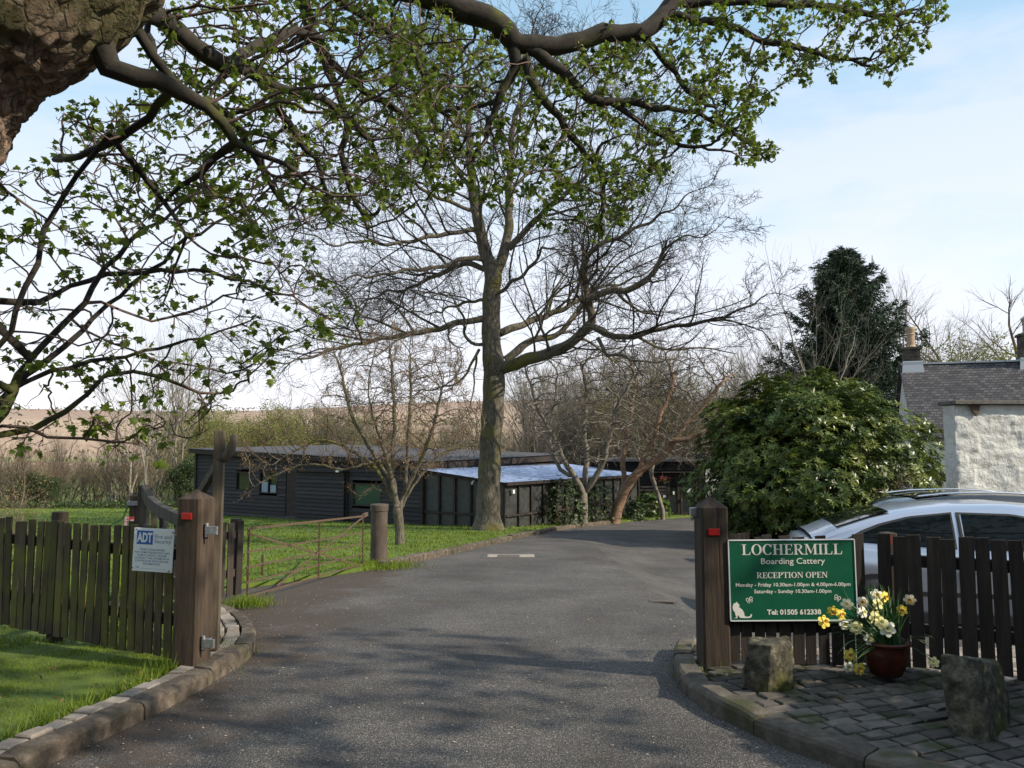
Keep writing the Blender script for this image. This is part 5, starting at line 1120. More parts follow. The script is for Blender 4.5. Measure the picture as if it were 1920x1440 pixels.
# --- overhanging sycamore: big leaning trunk by the left kerb, limbs over the drive
t = empty('sycamore_tree', (-4.1, 3.4, 0), 'huge leaning sycamore trunk at upper left with young leaves hanging over the drive', 'tree'); ORG = Vector((-4.1, 3.4, 0))
tp = [(-4.15, 3.45, -.2, .72), (-4.0, 3.4, .5, .50), (-3.6, 3.3, 1.5, .42)] + [(*P(-270, 330, 3.2), .40), (*P(-110, 75, 3.2), .40), (*P(95, -80, 3.2), .40), (*P(300, -330, 3.35), .33), (*P(520, -720, 3.7), .22), (*P(700, -1150, 4.3), .10)]
c = catmull(tp, .022); sg = 200; Vt, Ft = tube_arrays(c[:, :3], c[:, 3], sg); nrm = Vt - np.repeat(c[:, :3], sg, 0); nl = np.linalg.norm(nrm, axis=1); nrm /= nl[:, None]; D_ = []
for v in Vt:
    q = Vector(v); w1 = q + Vector((mnoise.noise(q * 2), mnoise.noise(q * 2 + Vector((5, 0, 0))), mnoise.noise(q * 2 + Vector((9, 0, 0))))) * .14
    rid = 1 - abs(mnoise.noise(Vector((w1.x * 8, w1.y * 8, w1.z * 7)))) * 2; fl = mnoise.fractal(w1 * 17, .8, 2.1, 4); big = mnoise.noise(q * 2.6)
    cr = max(0, rid - .66) * -.10; pl = max(0, mnoise.fractal(w1 * 9, .9, 2, 4)); D_.append(big * .018 + cr * .65 + fl * .018 + mnoise.fractal(Vector((w1.x * 30, w1.y * 30, w1.z * 16)), .8, 2, 3) * .007 + pl * .012)
Vt = Vt + nrm * np.array(D_)[:, None] - np.array(ORG)
link_mesh('trunk', np_mesh('trunk', Vt, Ft), M['bark'], t, smooth=True)
def syc(limbs, attr, seed, step, dk, R0, size, per, twig, leafprob, nm='limbs', leafw=1, twn=2, rtip=.0022, tw_per=2):
    pos, par, mr = colonize(limbs, attr, step, 1.6, dk, 60, seed, wig=.30, trop=(0, 0, -.03))
    pos, par, mr = add_twigs(pos, par, mr, seed, per=tw_per, n=twn, ln=twig, spread=.8, up=.05, wmax=1)
    a, b, w_, rad = to_chains(pos - np.array(ORG), par, mr, rtip, R0, thick=.012)
    tips, dirs = tipinfo(pos - np.array(ORG), par, w_, leafw); rs = np.random.default_rng(seed + 5); k = rs.random(len(tips)) < leafprob
    return a, b, tips[k], dirs[k]
RAD = lambda px, d: px / 2 / FPX * d
up0 = (P(300, -330, 3.35)); 
limbsA = [ [(*P(170, 40, 3.25), .09)] + LP([(285, 25), (330, 60), (420, 118), (500, 150), (580, 180), (650, 215), (700, 280)], 3.6, 5.4, RAD(34, 3.7), .012),
    LP([(200, 130), (260, 145), (330, 165), (385, 190), (425, 235), (440, 268), (400, 300), (340, 345), (290, 400)], 3.3, 3.9, RAD(44, 3.4), .007),
    LP([(385, 190), (450, 240), (480, 300), (520, 370)], 3.8, 4.6, .02, .005), LP([(290, 100), (275, 60), (300, 30), (360, 20)], 3.5, 4.0, .02, .006),
    LP([(420, 118), (480, 90), (540, 60), (600, 70)], 4.2, 5.2, .015, .004), LP([(330, 165), (240, 250), (150, 290), (100, 300)], 3.6, 4.2, .010, .003),
    LP([(500, 150), (540, 230), (600, 320), (620, 400)], 4.6, 5.4, .015, .004)]
attrA = px_attr([(90, 200), (250, 170), (300, 10), (420, -40), (700, -60), (800, 80), (780, 330), (640, 420), (500, 480), (350, 380), (200, 330)], 3.5, 6.0, 1000, 1)
topp = [(*P(300, -330, 3.35), .2), (*P(420, -420, 4.2), .16), (*P(560, -260, 5.2), .14)]
limbsB = [ topp + LP([(700, -60), (780, -15), (860, 12), (930, 42), (962, 78)], 6.0, 6.4, RAD(36, 6.0), RAD(38, 6.4)),
    LP([(962, 78), (1050, 86), (1130, 62), (1205, 60), (1245, 22), (1300, -30), (1380, -90)], 6.4, 6.9, RAD(38, 6.4), RAD(30, 6.9)),
    LP([(1240, 28), (1330, 40), (1400, 62), (1450, 82), (1500, 90), (1580, 112), (1650, 128)], 6.8, 7.0, RAD(15, 6.8), .006),
    LP([(1260, 5), (1400, 2), (1500, 10), (1560, 12), (1640, 30), (1720, 18)], 6.8, 7.2, RAD(14, 6.8), .006),
    LP([(965, 80), (1030, 112), (1100, 180), (1150, 190), (1210, 198), (1270, 205), (1350, 232), (1420, 285), (1448, 305)], 6.4, 6.9, RAD(26, 6.4), .006),
    LP([(966, 85), (968, 120), (955, 150), (930, 192), (920, 232)], 6.4, 6.5, RAD(24, 6.4), .012),
    LP([(985, 110), (1010, 170), (1060, 240), (1110, 300), (1130, 350), (1125, 440)], 6.4, 6.5, RAD(10, 6.4), .004),
    LP([(1205, 60), (1250, 120), (1290, 170), (1340, 200)], 6.6, 7.0, .02, .005),
    LP([(1150, 190), (1240, 255), (1330, 280), (1400, 290)], 6.6, 6.8, .018, .005)]
limbsC = [ [(*P(300, -330, 3.35), .16), (*P(400, -380, 4.0), .13), (*P(480, -200, 5.0), .08)] + LP([(560, -20), (580, 50), (610, 110), (640, 190), (648, 235), (642, 285), (655, 345), (678, 400), (690, 450)], 5.6, 6.0, RAD(22, 5.6), .009),
    [(*P(520, -120, 5.3), .06)] + LP([(640, 5), (700, 40), (745, 72), (790, 130), (810, 180), (850, 235)], 5.6, 6.2, RAD(20, 5.6), .010),
    LP([(620, 120), (680, 170), (740, 200), (800, 280)], 5.7, 6.4, .016, .004)]
attrB = px_attr([(700, 20), (960, 110), (1240, 60), (1430, 190), (1462, 270), (1440, 312), (1330, 262), (1220, 330), (1150, 450), (1100, 380), (980, 400), (760, 330)], 5.7, 7.6, 1150, 2)
attrB += px_attr([(1250, -40), (1790, -40), (1765, 20), (1720, 90), (1665, 165), (1600, 130), (1480, 170), (1440, 110), (1420, 215), (1260, 160)], 6.2, 7.6, 800, 3)
attrC = px_attr([(440, -20), (780, -20), (960, 60), (880, 250), (800, 400), (600, 420), (540, 250)], 5.2, 6.8, 480, 4)
limbsD = [ [(-3.4, 3.4, 1.3, .06), (*P(-260, 980, 3.7), .05)] + LP([(-120, 900), (-20, 800), (40, 700), (130, 595), (220, 480), (300, 410), (390, 350), (450, 300)], 3.8, 4.7, .024, .006),
    LP([(-40, 825), (20, 730), (80, 680), (150, 622), (205, 572), (300, 490), (350, 450), (440, 400), (520, 330)], 4.0, 4.9, .020, .005),
    LP([(-70, 850), (0, 818), (60, 798), (130, 770), (190, 712), (250, 695), (340, 720), (405, 742), (370, 770)], 3.9, 4.5, .022, .003),
    LP([(-60, 850), (0, 795), (90, 815), (160, 820), (215, 835)], 3.9, 4.2, .012, .003),
    LP([(-60, 560), (30, 570), (110, 545), (200, 520), (300, 505), (400, 515), (520, 545), (620, 600)], 3.8, 5.2, .014, .003),
    LP([(190, 570), (280, 596), (360, 585), (420, 560), (470, 560)], 4.3, 4.8, .008, .003), LP([(0, 340), (60, 390), (150, 450), (190, 500), (230, 540)], 3.8, 4.2, .007, .003),
    LP([(20, 730), (100, 700), (200, 670), (300, 655), (380, 630), (470, 600)], 4.1, 4.9, .010, .003), LP([(150, 622), (250, 660), (340, 680), (420, 700)], 4.2, 4.6, .008, .003),
    LP([(-60, 700), (20, 620), (60, 500), (100, 400), (150, 330)], 3.7, 4.0, .010, .003), LP([(205, 250), (310, 380), (345, 470), (300, 560)], 3.8, 4.3, .006, .003)]
attrD = px_attr([(-60, 330), (120, 260), (400, 330), (540, 430), (640, 560), (690, 620), (560, 660), (470, 700), (400, 830), (250, 850), (-60, 850)], 3.6, 5.3, 520, 6)
limbsE = [ [(*P(520, -720, 3.7), .16), (-.6, 3.2, 5.9, .14), (1.4, 2.7, 6.8, .11), (3.8, 2.2, 7.0, .08), (6.4, 1.6, 7.0, .04), (8.6, 1.0, 7.0, .02)],
    [(3.8, 2.2, 7.0, .07), (4.6, 3.0, 6.9, .05), (6.6, 3.6, 7.0, .02)], [(3.8, 2.2, 7.0, .07), (4.8, .6, 6.9, .05), (6.0, -1.2, 6.9, .02)]]
rs_ = np.random.default_rng(55); attrE = np.stack([rs_.uniform(4.2, 10.5, 620), rs_.uniform(-2.4, 3.9, 620), rs_.uniform(6.4, 7.6, 620)], -1)
TK = []; TN = []
for (lb, at_, sd_, step, dk, R0, size, per, twig, lp_, nm) in ((limbsA, attrA, 11, .075, .11, .06, .038, 5, .035, .22, 'A'), (limbsB, attrB, 12, .085, .12, .10, .042, 6, .035, .36, 'B'), (limbsC, attrC, 13, .085, .13, .06, .042, 5, .035, .20, 'C'), (limbsE, attrE, 15, .14, .2, .1, .085, 6, .08, .34, 'E'), (limbsD, attrD, 14, .085, .13, .03, .042, 3, .045, .27, 'D')):
    a, b, tips, dirs = syc(lb, at_, sd_, step, dk, R0, size, per, twig, lp_); TK += a; TN += b
    leaf_cluster('foliage', tips, dirs, per, size, LEAF_SYC, sd_, M['leafsy'], t, off=.04)
    if nm == 'A': pass
link_mesh('limb', chains_mesh('limb', TK), M['branch'], t, smooth=True); link_mesh('twigs', chains_mesh('twigs', TN), M['twig'], t)

# --- generic tree from picture-traced limbs
def big_tree(name, label, base, limbs, attr, seed, step, dk, R0, rtip, mats, di=3.0, iters=70, wig=.28, twigs=None, thick=.03, leaf=None, group=None, trop=(0, 0, .02), cat='tree', smoothtr=True, flare=None, keep=.45):
    t = empty(name, base, label, cat, 0, group); O = np.array(base)
    pos, par, mr = colonize(limbs, attr, step, di, dk, iters, seed, wig=wig, trop=trop, keep=keep)
    if twigs: pos, par, mr = add_twigs(pos, par, mr, seed, **twigs)
    a, b, w_, rad = to_chains(pos - O, par, mr, rtip, R0, thick=thick)
    link_mesh('trunk', chains_mesh('trunk', a), M[mats[0]], t, smooth=smoothtr); link_mesh('crown', chains_mesh('crown', b), M[mats[1]], t)
    if leaf: tips, dirs = tipinfo(pos - O, par, w_, 1); leaf_cluster('buds', tips, dirs, leaf[1], leaf[2], LEAF_DIA, seed, M[leaf[0]], t, off=leaf[3] if len(leaf) > 3 else .03, droop=-.1, back=leaf[4] if len(leaf) > 4 else 0)
    return t
# central bare tree
D0 = 25.2; ob = P(915, 998, D0); Z = lambda pts: [(440 + a / 1.8, b / 1.8) for a, b in pts]
oak = [ [(ob.x, D0, -1.3, .60), (ob.x, D0, -.85, .50), (ob.x + .0, D0, -.35, .385)] + LP([(918, 880), (922, 800), (926, 730), (926, 690)], D0, D0, .35, .34) + LP(Z([(866, 1150), (866, 1050), (868, 980), (872, 925)]), D0, D0, .30, .27) + LP(Z([(845, 850), (825, 760), (805, 660), (797, 560), (790, 450), (785, 330), (770, 220), (760, 110)]), D0, D0 - .6, .20, .03),
    LP(Z([(880, 925), (905, 870), (922, 790), (926, 690), (930, 560), (938, 440), (960, 340), (985, 240), (1000, 120)]), D0, D0 + .8, .19, .03),
    LP(Z([(925, 840), (990, 765), (1060, 705), (1130, 640), (1190, 590), (1300, 535), (1420, 480), (1500, 430)]), D0, D0 - 2.4, .11, .015),
    LP(Z([(880, 1250), (960, 1222), (1040, 1200), (1110, 1170), (1170, 1125), (1205, 1085), (1192, 1010), (1178, 950), (1185, 880), (1215, 840), (1290, 800), (1380, 760), (1480, 700), (1560, 640)]), D0, D0 - 3.0, .21, .015),
    LP(Z([(1205, 1100), (1290, 1140), (1360, 1132), (1430, 1108), (1520, 1100), (1620, 1078), (1700, 1050), (1760, 1020), (1810, 995)]), D0 - 1.6, D0 - 3.5, .10, .012),
    LP(Z([(1190, 1010), (1260, 985), (1330, 975), (1380, 950), (1402, 930)]), D0 - 1.8, D0 - 2.5, .11, .085),
    LP(Z([(1402, 930), (1450, 860), (1490, 810), (1560, 800), (1640, 760)]), D0 - 2.5, D0 - 3.5, .05, .008),
    LP(Z([(1225, 1140), (1255, 1190), (1310, 1205), (1380, 1225), (1450, 1210), (1540, 1230)]), D0 - 1.6, D0 - 2.2, .06, .008),
    LP(Z([(895, 1125), (960, 1098), (1030, 1075), (1100, 1045), (1170, 1010), (1230, 965), (1300, 960), (1400, 910), (1480, 840)]), D0, D0 + 2.6, .13, .012),
    LP(Z([(915, 1215), (960, 1180), (1000, 1150), (1060, 1140), (1110, 1110), (1160, 1050)]), D0, D0 + .4, .14, .07),
    LP(Z([(850, 1075), (780, 1085), (700, 1108), (620, 1120), (540, 1138), (460, 1150), (380, 1168), (300, 1190), (220, 1212), (130, 1228), (40, 1222)]), D0, D0 - 2.8, .11, .012),
    LP(Z([(860, 880), (800, 872), (730, 888), (660, 905), (580, 915), (500, 925), (420, 935), (320, 955), (220, 965)]), D0, D0 - 2.2, .09, .010),
    LP(Z([(850, 910), (770, 890), (700, 920), (640, 950), (580, 975), (500, 990), (420, 1030), (330, 1060)]), D0, D0 + 2.2, .10, .010),
    LP(Z([(825, 775), (760, 780), (680, 798), (600, 812), (500, 822), (420, 818), (330, 820), (240, 790), (150, 770)]), D0, D0 - 3.0, .085, .010),
    LP(Z([(830, 720), (740, 690), (660, 650), (590, 610), (520, 560), (440, 540), (340, 500), (250, 470)]), D0, D0 - 2.6, .07, .010),
    LP(Z([(800, 640), (740, 560), (700, 460), (650, 370), (600, 300), (540, 220), (500, 150)]), D0, D0 - 3.0, .07, .010),
    LP(Z([(797, 500), (740, 380), (720, 280), (690, 180), (640, 100)]), D0, D0 + 2.5, .06, .010),
    LP(Z([(940, 500), (1000, 420), (1060, 300), (1080, 200), (1120, 120)]), D0, D0 + 2.4, .06, .010),
    LP(Z([(930, 640), (1010, 560), (1100, 480), (1150, 380), (1250, 300), (1330, 240)]), D0, D0 + 3.0, .06, .010),
    LP(Z([(825, 1180), (800, 1225), (770, 1270), (715, 1305), (640, 1322), (560, 1335), (480, 1360)]), D0, D0 - 2.0, .05, .008),
    LP(Z([(850, 1160), (800, 1160), (775, 1110), (765, 1060), (720, 1000), (650, 1010), (560, 1050)]), D0, D0 - 1.6, .06, .008),
    LP(Z([(815, 1200), (808, 1290), (806, 1400)]), D0, D0 - .6, .04, .010),
    LP(Z([(872, 1000), (930, 960), (1000, 900), (1040, 840), (1120, 850), (1190, 860)]), D0, D0 - 3.4, .07, .012),
    LP(Z([(860, 1010), (800, 1020), (740, 1030), (680, 1060), (600, 1050), (520, 1070)]), D0, D0 + 3.4, .06, .010)]
rs = np.random.default_rng(17); n = 10; v = rs.normal(size=(n, 3)); v /= np.linalg.norm(v, axis=1)[:, None]; v *= (rs.random(n) ** (1 / 2.6))[:, None]
v[:, 2] = np.where(v[:, 2] > 0, v[:, 2] * 6.6, v[:, 2] * 4.6); at_ = np.stack([.75 + v[:, 0] * 8.7, 24.3 + v[:, 1] * 6.3, 8.4 + v[:, 2]], -1)
def ordered_tree(name, label, base, limbs, seed, mats, centre, every=.36, l1=3.7, levels=3):
    t = empty(name, base, label, 'tree'); O = np.array(base); rs = np.random.default_rng(seed); thick = []; thin = []
    def br(p, d, L_, r_, lv):
        n = (9, 6, 4, 3)[lv]; pts = [p]; dr = [d]; bend = rs.normal(size=3) * .07
        for i in range(n): d = d + rs.normal(size=3) * (.15, .16, .18, .2)[lv] + bend; d[2] += .035; d = d / np.linalg.norm(d); p = p + d * L_ / n; pts.append(p); dr.append(d)
        rad = np.linspace(r_, max(.0035, r_ * .30), n + 1); (thick if r_ > .045 else thin).append((np.array(pts) - O, rad, 7 if r_ > .03 else 4 if r_ > .012 else 3))
        if lv >= levels: return
        k = (6, 5, 3)[lv]
        for q in range(k):
            f = (q + rs.uniform(.3, 1)) / k * .88 + .10; i = min(n, int(f * n + .5)); ang = rs.uniform(.45, .95); ax = rs.normal(size=3); ax[2] *= .6; ax -= dr[i] * ax.dot(dr[i]); ax /= np.linalg.norm(ax)
            br(pts[i], dr[i] * math.cos(ang) + ax * math.sin(ang), L_ * rs.uniform(.38, .60) * (1.2 - .45 * f), max(.0055, rad[i] * rs.uniform(.42, .62)), lv + 1)
    for li, lb in enumerate(limbs):
        c = catmull([tuple(p) for p in lb], .12); tot = len(c); ph = rs.uniform(0, 6, 3); k_ = np.arange(tot)[:, None] * .12
        am = np.minimum(.05, .02 / np.maximum(c[:, 3], .02) * .05 + .01)[:, None] * np.minimum(1, k_ / .6) * (0 if li == 0 else 1)
        pts = c[:, :3] + am * np.concatenate([np.sin(k_ * 3.1 + ph[0]) + np.sin(k_ * 7.3 + ph[1]), np.sin(k_ * 2.7 + ph[1]) + np.sin(k_ * 6.1 + ph[2]), np.sin(k_ * 3.5 + ph[2]) + np.sin(k_ * 8.1 + ph[0])], 1)
        rr_ = c[:, 3].copy(); rr_[-1] *= .5; rr_ *= 1 + .04 * np.sin(np.arange(tot) * .9 + ph[0])
        thick.append((pts - O, rr_, 24 if li == 0 else 11)); L_tot = tot * .12; s = (.9 if li else 8.0); 
        while s < L_tot - .1:
            i = min(tot - 2, int(s / .12)); d = pts[i + 1] - pts[i]; d /= np.linalg.norm(d) + 1e-9; out = pts[i] - np.array(centre); out /= np.linalg.norm(out); ang = rs.uniform(.5, 1.05); ax = rs.normal(size=3) + out * .5; ax -= d * ax.dot(d); ax /= np.linalg.norm(ax); rem = min(1, .35 + (L_tot - s) / 5)
            br(pts[i], d * math.cos(ang) + ax * math.sin(ang), l1 * rem * rs.uniform(.6, 1.1), min(rr_[i] * .65, .055) * rs.uniform(.55, 1), 0); s += every * rs.uniform(.6, 1.4)
        br(pts[-1], (pts[-1] - pts[-3]) / np.linalg.norm(pts[-1] - pts[-3]), l1 * .30, rr_[-2], 0)
    link_mesh('trunk', chains_mesh('trunk', thick), M[mats[0]], t, smooth=True); link_mesh('crown', chains_mesh('crown', thin), M[mats[1]], t)
ordered_tree('bare_tree', 'tall bare spreading tree with mossy grey trunk in the middle of the lawn edge', (ob.x, D0, -1.0), oak, 21, ('ashbark', 'ashtwig'), (ob.x, D0, 4.0))
# root flare moss collar is part of the trunk's lowest ring

# small multi-stemmed tree on the lawn
b_ = G(750, 1026); dd = b_.y; z0 = b_.z
lim = [ [(b_.x, dd, z0 - .1, .13), (b_.x - .01, dd, z0 + .3, .105)] + LP([(748, 975), (744, 950), (735, 905), (725, 860), (705, 800), (690, 740)], dd, dd - .4, .095, .012),
    LP([(748, 960), (758, 925), (762, 880), (765, 820), (770, 740), (768, 650)], dd, dd + .3, .06, .008), LP([(752, 955), (775, 910), (800, 880), (830, 850), (870, 835), (905, 805)], dd, dd + .3, .03, .004),
    LP([(742, 945), (720, 900), (690, 865), (650, 840), (600, 825), (545, 850), (510, 872)], dd, dd - .8, .035, .004), LP([(740, 920), (735, 860), (740, 790), (735, 700), (730, 640)], dd, dd + .6, .04, .006),
    LP([(735, 905), (700, 850), (660, 780), (640, 700), (620, 640)], dd, dd - .4, .035, .005), LP([(758, 925), (790, 860), (815, 790), (830, 720)], dd, dd - .5, .03, .005), LP([(738, 935), (700, 915), (672, 930), (655, 915)], dd, dd - .6, .012, .003),
    LP([(700, 868), (640, 880), (590, 870), (540, 880), (490, 905), (455, 930)], dd - .4, dd - 1.0, .012, .003)]
at_ = px_attr([(600, 640), (760, 600), (860, 660), (900, 780), (850, 860), (790, 900), (720, 900), (640, 860), (600, 800)], dd - 1.5, dd + 1.5, 1150, 31) + px_attr([(440, 800), (600, 760), (650, 860), (520, 900), (450, 890)], dd - 1.4, dd + .4, 150, 32)
big_tree('young_tree', 'small multi-stemmed lawn tree with pinkish opening buds beside the iron column', (b_.x, dd, z0), lim, at_, 33, .10, .14, .11, .003, ('ashbark', 'scrubbark'), twigs=dict(per=2, n=3, ln=.08, spread=.5, up=.25, wmax=1), leaf=('bud', 2, .034, .04, .16), thick=.02, wig=.18, trop=(0, 0, .30), keep=.8)
# spreading tree right of the big trunk
dd = 28.6; q = P(1093, 968, dd)
lim = [ [(q.x, dd, -1.35, .22), (q.x, dd, -1.1, .18)] + LP([(1093, 945), (1090, 920), (1075, 890), (1055, 860), (1045, 830), (1020, 790), (1000, 740), (985, 690)], dd, dd - .5, .14, .02), LP([(1092, 930), (1098, 890), (1100, 850), (1095, 800), (1100, 740), (1090, 680)], dd, dd + .8, .10, .015), LP([(1096, 925), (1125, 880), (1140, 830), (1155, 770), (1190, 700)], dd, dd - .9, .08, .015), LP([(1075, 890), (1050, 880), (1030, 820), (1040, 760), (1045, 700)], dd, dd + .8, .06, .01)]
at_ = px_attr([(960, 690), (1060, 640), (1200, 660), (1230, 780), (1180, 850), (1130, 880), (1050, 870), (990, 830)], dd - 2, dd + 2, 1500, 41)
big_tree('mossy_tree', 'bare bushy tree with pale split trunk just right of the tall tree', (q.x, dd, -1.15), lim, at_, 42, .17, .25, .17, .0055, ('greyscrub', 'greyscrub'), twigs=dict(per=2, n=3, ln=.13, spread=.6, up=.1, wmax=1), thick=.03, trop=(0, 0, .05))
dd = 30.5; q = P(1150, 970, dd)
lim = [ [(q.x, dd, -1.4, .26), (q.x + .05, dd, -1.1, .22)] + LP([(1163, 940), (1180, 905), (1210, 875), (1245, 852), (1262, 825), (1285, 795), (1320, 760), (1350, 720)], dd, dd - 1, .18, .03), LP([(1165, 945), (1170, 900), (1168, 860), (1175, 810), (1185, 760), (1190, 700), (1170, 660)], dd, dd + .5, .12, .02), LP([(1200, 883), (1210, 850), (1228, 815), (1240, 770), (1262, 720), (1250, 670)], dd - .3, dd + .4, .08, .02),
    LP([(1262, 825), (1300, 820), (1340, 800), (1390, 790)], dd - .7, dd - 1.2, .05, .01), LP([(1163, 955), (1185, 920), (1200, 880), (1215, 830)], dd + .1, dd + .2, .03, .01)]
at_ = px_attr([(1130, 660), (1260, 640), (1400, 680), (1420, 770), (1380, 850), (1290, 870), (1200, 860), (1140, 800)], dd - 2.2, dd + 2, 1900, 43)
big_tree('leaning_tree', 'leaning tree with forked red-brown trunk in front of the reception block', (q.x, dd, -1.2), lim, at_, 44, .17, .25, .2, .0055, ('redbark', 'greyscrub'), twigs=dict(per=2, n=3, ln=.13, spread=.7, up=0, wmax=1), thick=.05, leaf=('bud', 1, .045, .03), trop=(0, 0, .0))
dd = 33.0; q = P(1242, 962, dd)
lim = [[(q.x, dd, -1.4, .10)] + LP([(1242, 955), (1234, 930), (1226, 905), (1222, 885), (1228, 865), (1240, 840)], dd, dd - .2, .09, .05), LP([(1222, 885), (1205, 868), (1190, 850)], dd, dd, .05, .02)]
big_tree('crooked_tree', 'small crooked pale stem before the reception door shrubs', (q.x, dd, -1.3), lim, px_attr([(1170, 780), (1290, 780), (1300, 860), (1190, 870)], dd - 1, dd + 1, 350, 46), 47, .15, .22, .09, .0055, ('palebark', 'greyscrub'), thick=.03, leaf=('bud', 1, .05, .03))

# --- background trees and scrub from a few grown patterns, then copies
def grown(seed, H, stems, spread, levels=4, kids=(5, 4, 4, 3), up=.5, r0=.08, base_clear=.15, tips=True):
    rs = np.random.default_rng(seed); thick = []; thin = []; tp = []; td = []
    def br(p, d, L_, r_, lv):
        n = 6 if lv == 0 else (5 if lv < 3 else 3); pts = [p]; dr = [d]
        for i in range(n): d = d + rs.normal(size=3) * .13; d[2] += up * .10; d = d / np.linalg.norm(d); p = p + d * L_ / n; pts.append(p); dr.append(d)
        rad = np.linspace(r_, r_ * .45, n + 1); (thick if r_ > .022 else thin).append((np.array(pts), rad, 7 if r_ > .03 else 3))
        if lv >= levels: tp.append(p); td.append(d); return
        for k in range(kids[lv] + (rs.random() < .5)):
            f = rs.uniform(base_clear if lv == 0 else .2, 1); i = min(n, int(f * n + .5)); ang = rs.uniform(.35, .95); ax = rs.normal(size=3); ax -= dr[i] * ax.dot(dr[i]); ax /= np.linalg.norm(ax); nd = dr[i] * math.cos(ang) + ax * math.sin(ang); nd[2] += up * .25; nd /= np.linalg.norm(nd)
            br(pts[i], nd, L_ * rs.uniform(.48, .72) * (1.15 - .4 * f), rad[i] * rs.uniform(.45, .65), lv + 1)
        if lv < 3: br(p, d, L_ * .45, rad[-1], lv + 1)
    for s in range(stems):
        a = rs.uniform(0, 2 * PI); q = rs.uniform(0, .4) * (stems > 1); d = np.array([math.cos(a) * spread * rs.uniform(.3, 1), math.sin(a) * spread * rs.uniform(.3, 1), 1.0]); d /= np.linalg.norm(d)
        br(np.array([math.cos(a) * q, math.sin(a) * q, -.1]), d, H * rs.uniform(.5, .72), r0 * rs.uniform(.7, 1.1), 0)
    return thick, thin, np.array(tp), np.array(td)
def proto(name, g, mats, leaf=None, seed=0):
    thick, thin, tp_, td_ = g; ms = [('trunk', chains_mesh('trunk', thick), mats[0])] if thick else []; ms.append(('crown', chains_mesh('crown', thin), mats[1]))
    if leaf:
        rs = np.random.default_rng(seed); per = leaf[1]; n = len(tp_) * per; p = np.repeat(tp_, per, 0) + rs.normal(size=(n, 3)) * leaf[3]; ms.append(('foliage', scatter('foliage', *LEAF_DIA, p, rand_rot(n, rs), leaf[2] * rs.uniform(.6, 1.3, n)), leaf[0]))
    for a, me, m in ms: me.materials.append(M[m])
    return [(a, me) for a, me, m in ms]
def place(name, pr, x, y, s, rz, label, cat='tree', group=None, sz=1.0, zoff=0):
    t = empty(name, (x, y, float(zg(x, y)) + zoff), label, cat, rz, group); t.scale = (s, s, s * sz)
    for a, me in pr: o = bpy.data.objects.new(a, me); COL.objects.link(o); o.parent = t
    return t
scrA = proto('scrub', grown(1, 5.0, 7, .55, 4, (4, 3, 3, 3), r0=.05), ('scrubbark', 'scrubbark'), ('budgreen', 2, .06, .08), 1)
scrB = proto('scrub', grown(2, 5.5, 6, .40, 4, (4, 4, 3, 3), r0=.055), ('greyscrub', 'greyscrub'))
scrC = proto('scrub', grown(3, 4.5, 8, .6, 4, (4, 3, 3, 2), r0=.045), ('scrubbark', 'scrubbark'), ('bud', 2, .05, .08), 3)
treA = proto('tree', grown(4, 10.0, 1, .05, 4, (8, 5, 4, 4), r0=.17, base_clear=.25, up=.5), ('greyscrub', 'greyscrub'))
treB = proto('tree', grown(5, 9.5, 1, .05, 4, (9, 5, 4, 4), r0=.18, base_clear=.2, up=.3), ('scrubbark', 'scrubbark'))
slim = proto('tree', grown(6, 10.5, 2, .07, 3, (8, 3, 3, 2), r0=.075, base_clear=.4, up=.6), ('palebark', 'greyscrub'))
gre = proto('tree', grown(7, 6.0, 4, .45, 4, (5, 4, 3, 3), r0=.06), ('scrubbark', 'scrubbark'), ('budgreen', 4, .10, .12), 7)
ivyp = proto('shrub', grown(8, 3.4, 8, .5, 4, (4, 4, 3, 2), r0=.03), ('scrubbark', 'scrubbark'), ('ivy', 6, .12, .12), 8)
r = random.Random(77)
def row(name, prs, px0, px1, d0, d1, n, s0, s1, label, group, cat='tree', sz=1.0):
    for i in range(n):
        d = r.uniform(d0, d1); px = px0 + (px1 - px0) * (i + r.uniform(.2, .8)) / n; x = (px - 960) / FPX * d; place(name, r.choice(prs), x, d, r.uniform(s0, s1), r.uniform(0, 6.28), label, cat, group, sz)
row('shrub', [scrC, scrB], -60, 330, 43, 52, 22, .55, .85, 'leafless brown shrub at the far left end of the lawn, below the ploughed field', 'bare shrubs at the far left of the lawn', 'shrub')
row('birch_tree', [slim], 245, 360, 43.5, 47, 5, .85, 1.0, 'slender pale-stemmed young tree left of the black shed', 'slender pale stems left of the shed')
row('green_shrub', [gre], 330, 700, 46, 62, 16, .8, 1.05, 'bushy shrub in yellow-green bud behind the left end of the black shed', 'budding shrubs behind the shed', 'shrub')
row('shrub', [scrA, scrB, scrC], 440, 1010, 50, 66, 34, .85, 1.25, 'leafless shrub behind the roof of the black shed', 'bare shrubs behind the shed roof', 'shrub')
row('ivy_bush', [ivyp], 50, 115, 43, 45, 2, .42, .5, 'dark ivy-clad bush at the far left corner of the lawn', 'ivy-clad bushes at the far left', 'shrub')
row('ivy_bush', [ivyp], 345, 395, 43.0, 45, 2, .55, .75, 'dark leafy bush against the left end of the black shed', 'dark bushes by the left end of the shed', 'shrub')
row('woodland_tree', [treA, treB], 990, 1490, 41, 62, 34, .72, 1.02, 'bare grey-brown tree in the thicket behind the reception block', 'thicket trees behind the reception block')
row('shrub', [scrB, scrA], 1000, 1500, 39.5, 47, 20, 1.0, 1.5, 'leafless undergrowth shrub behind the reception block', 'undergrowth behind the reception block', 'shrub')
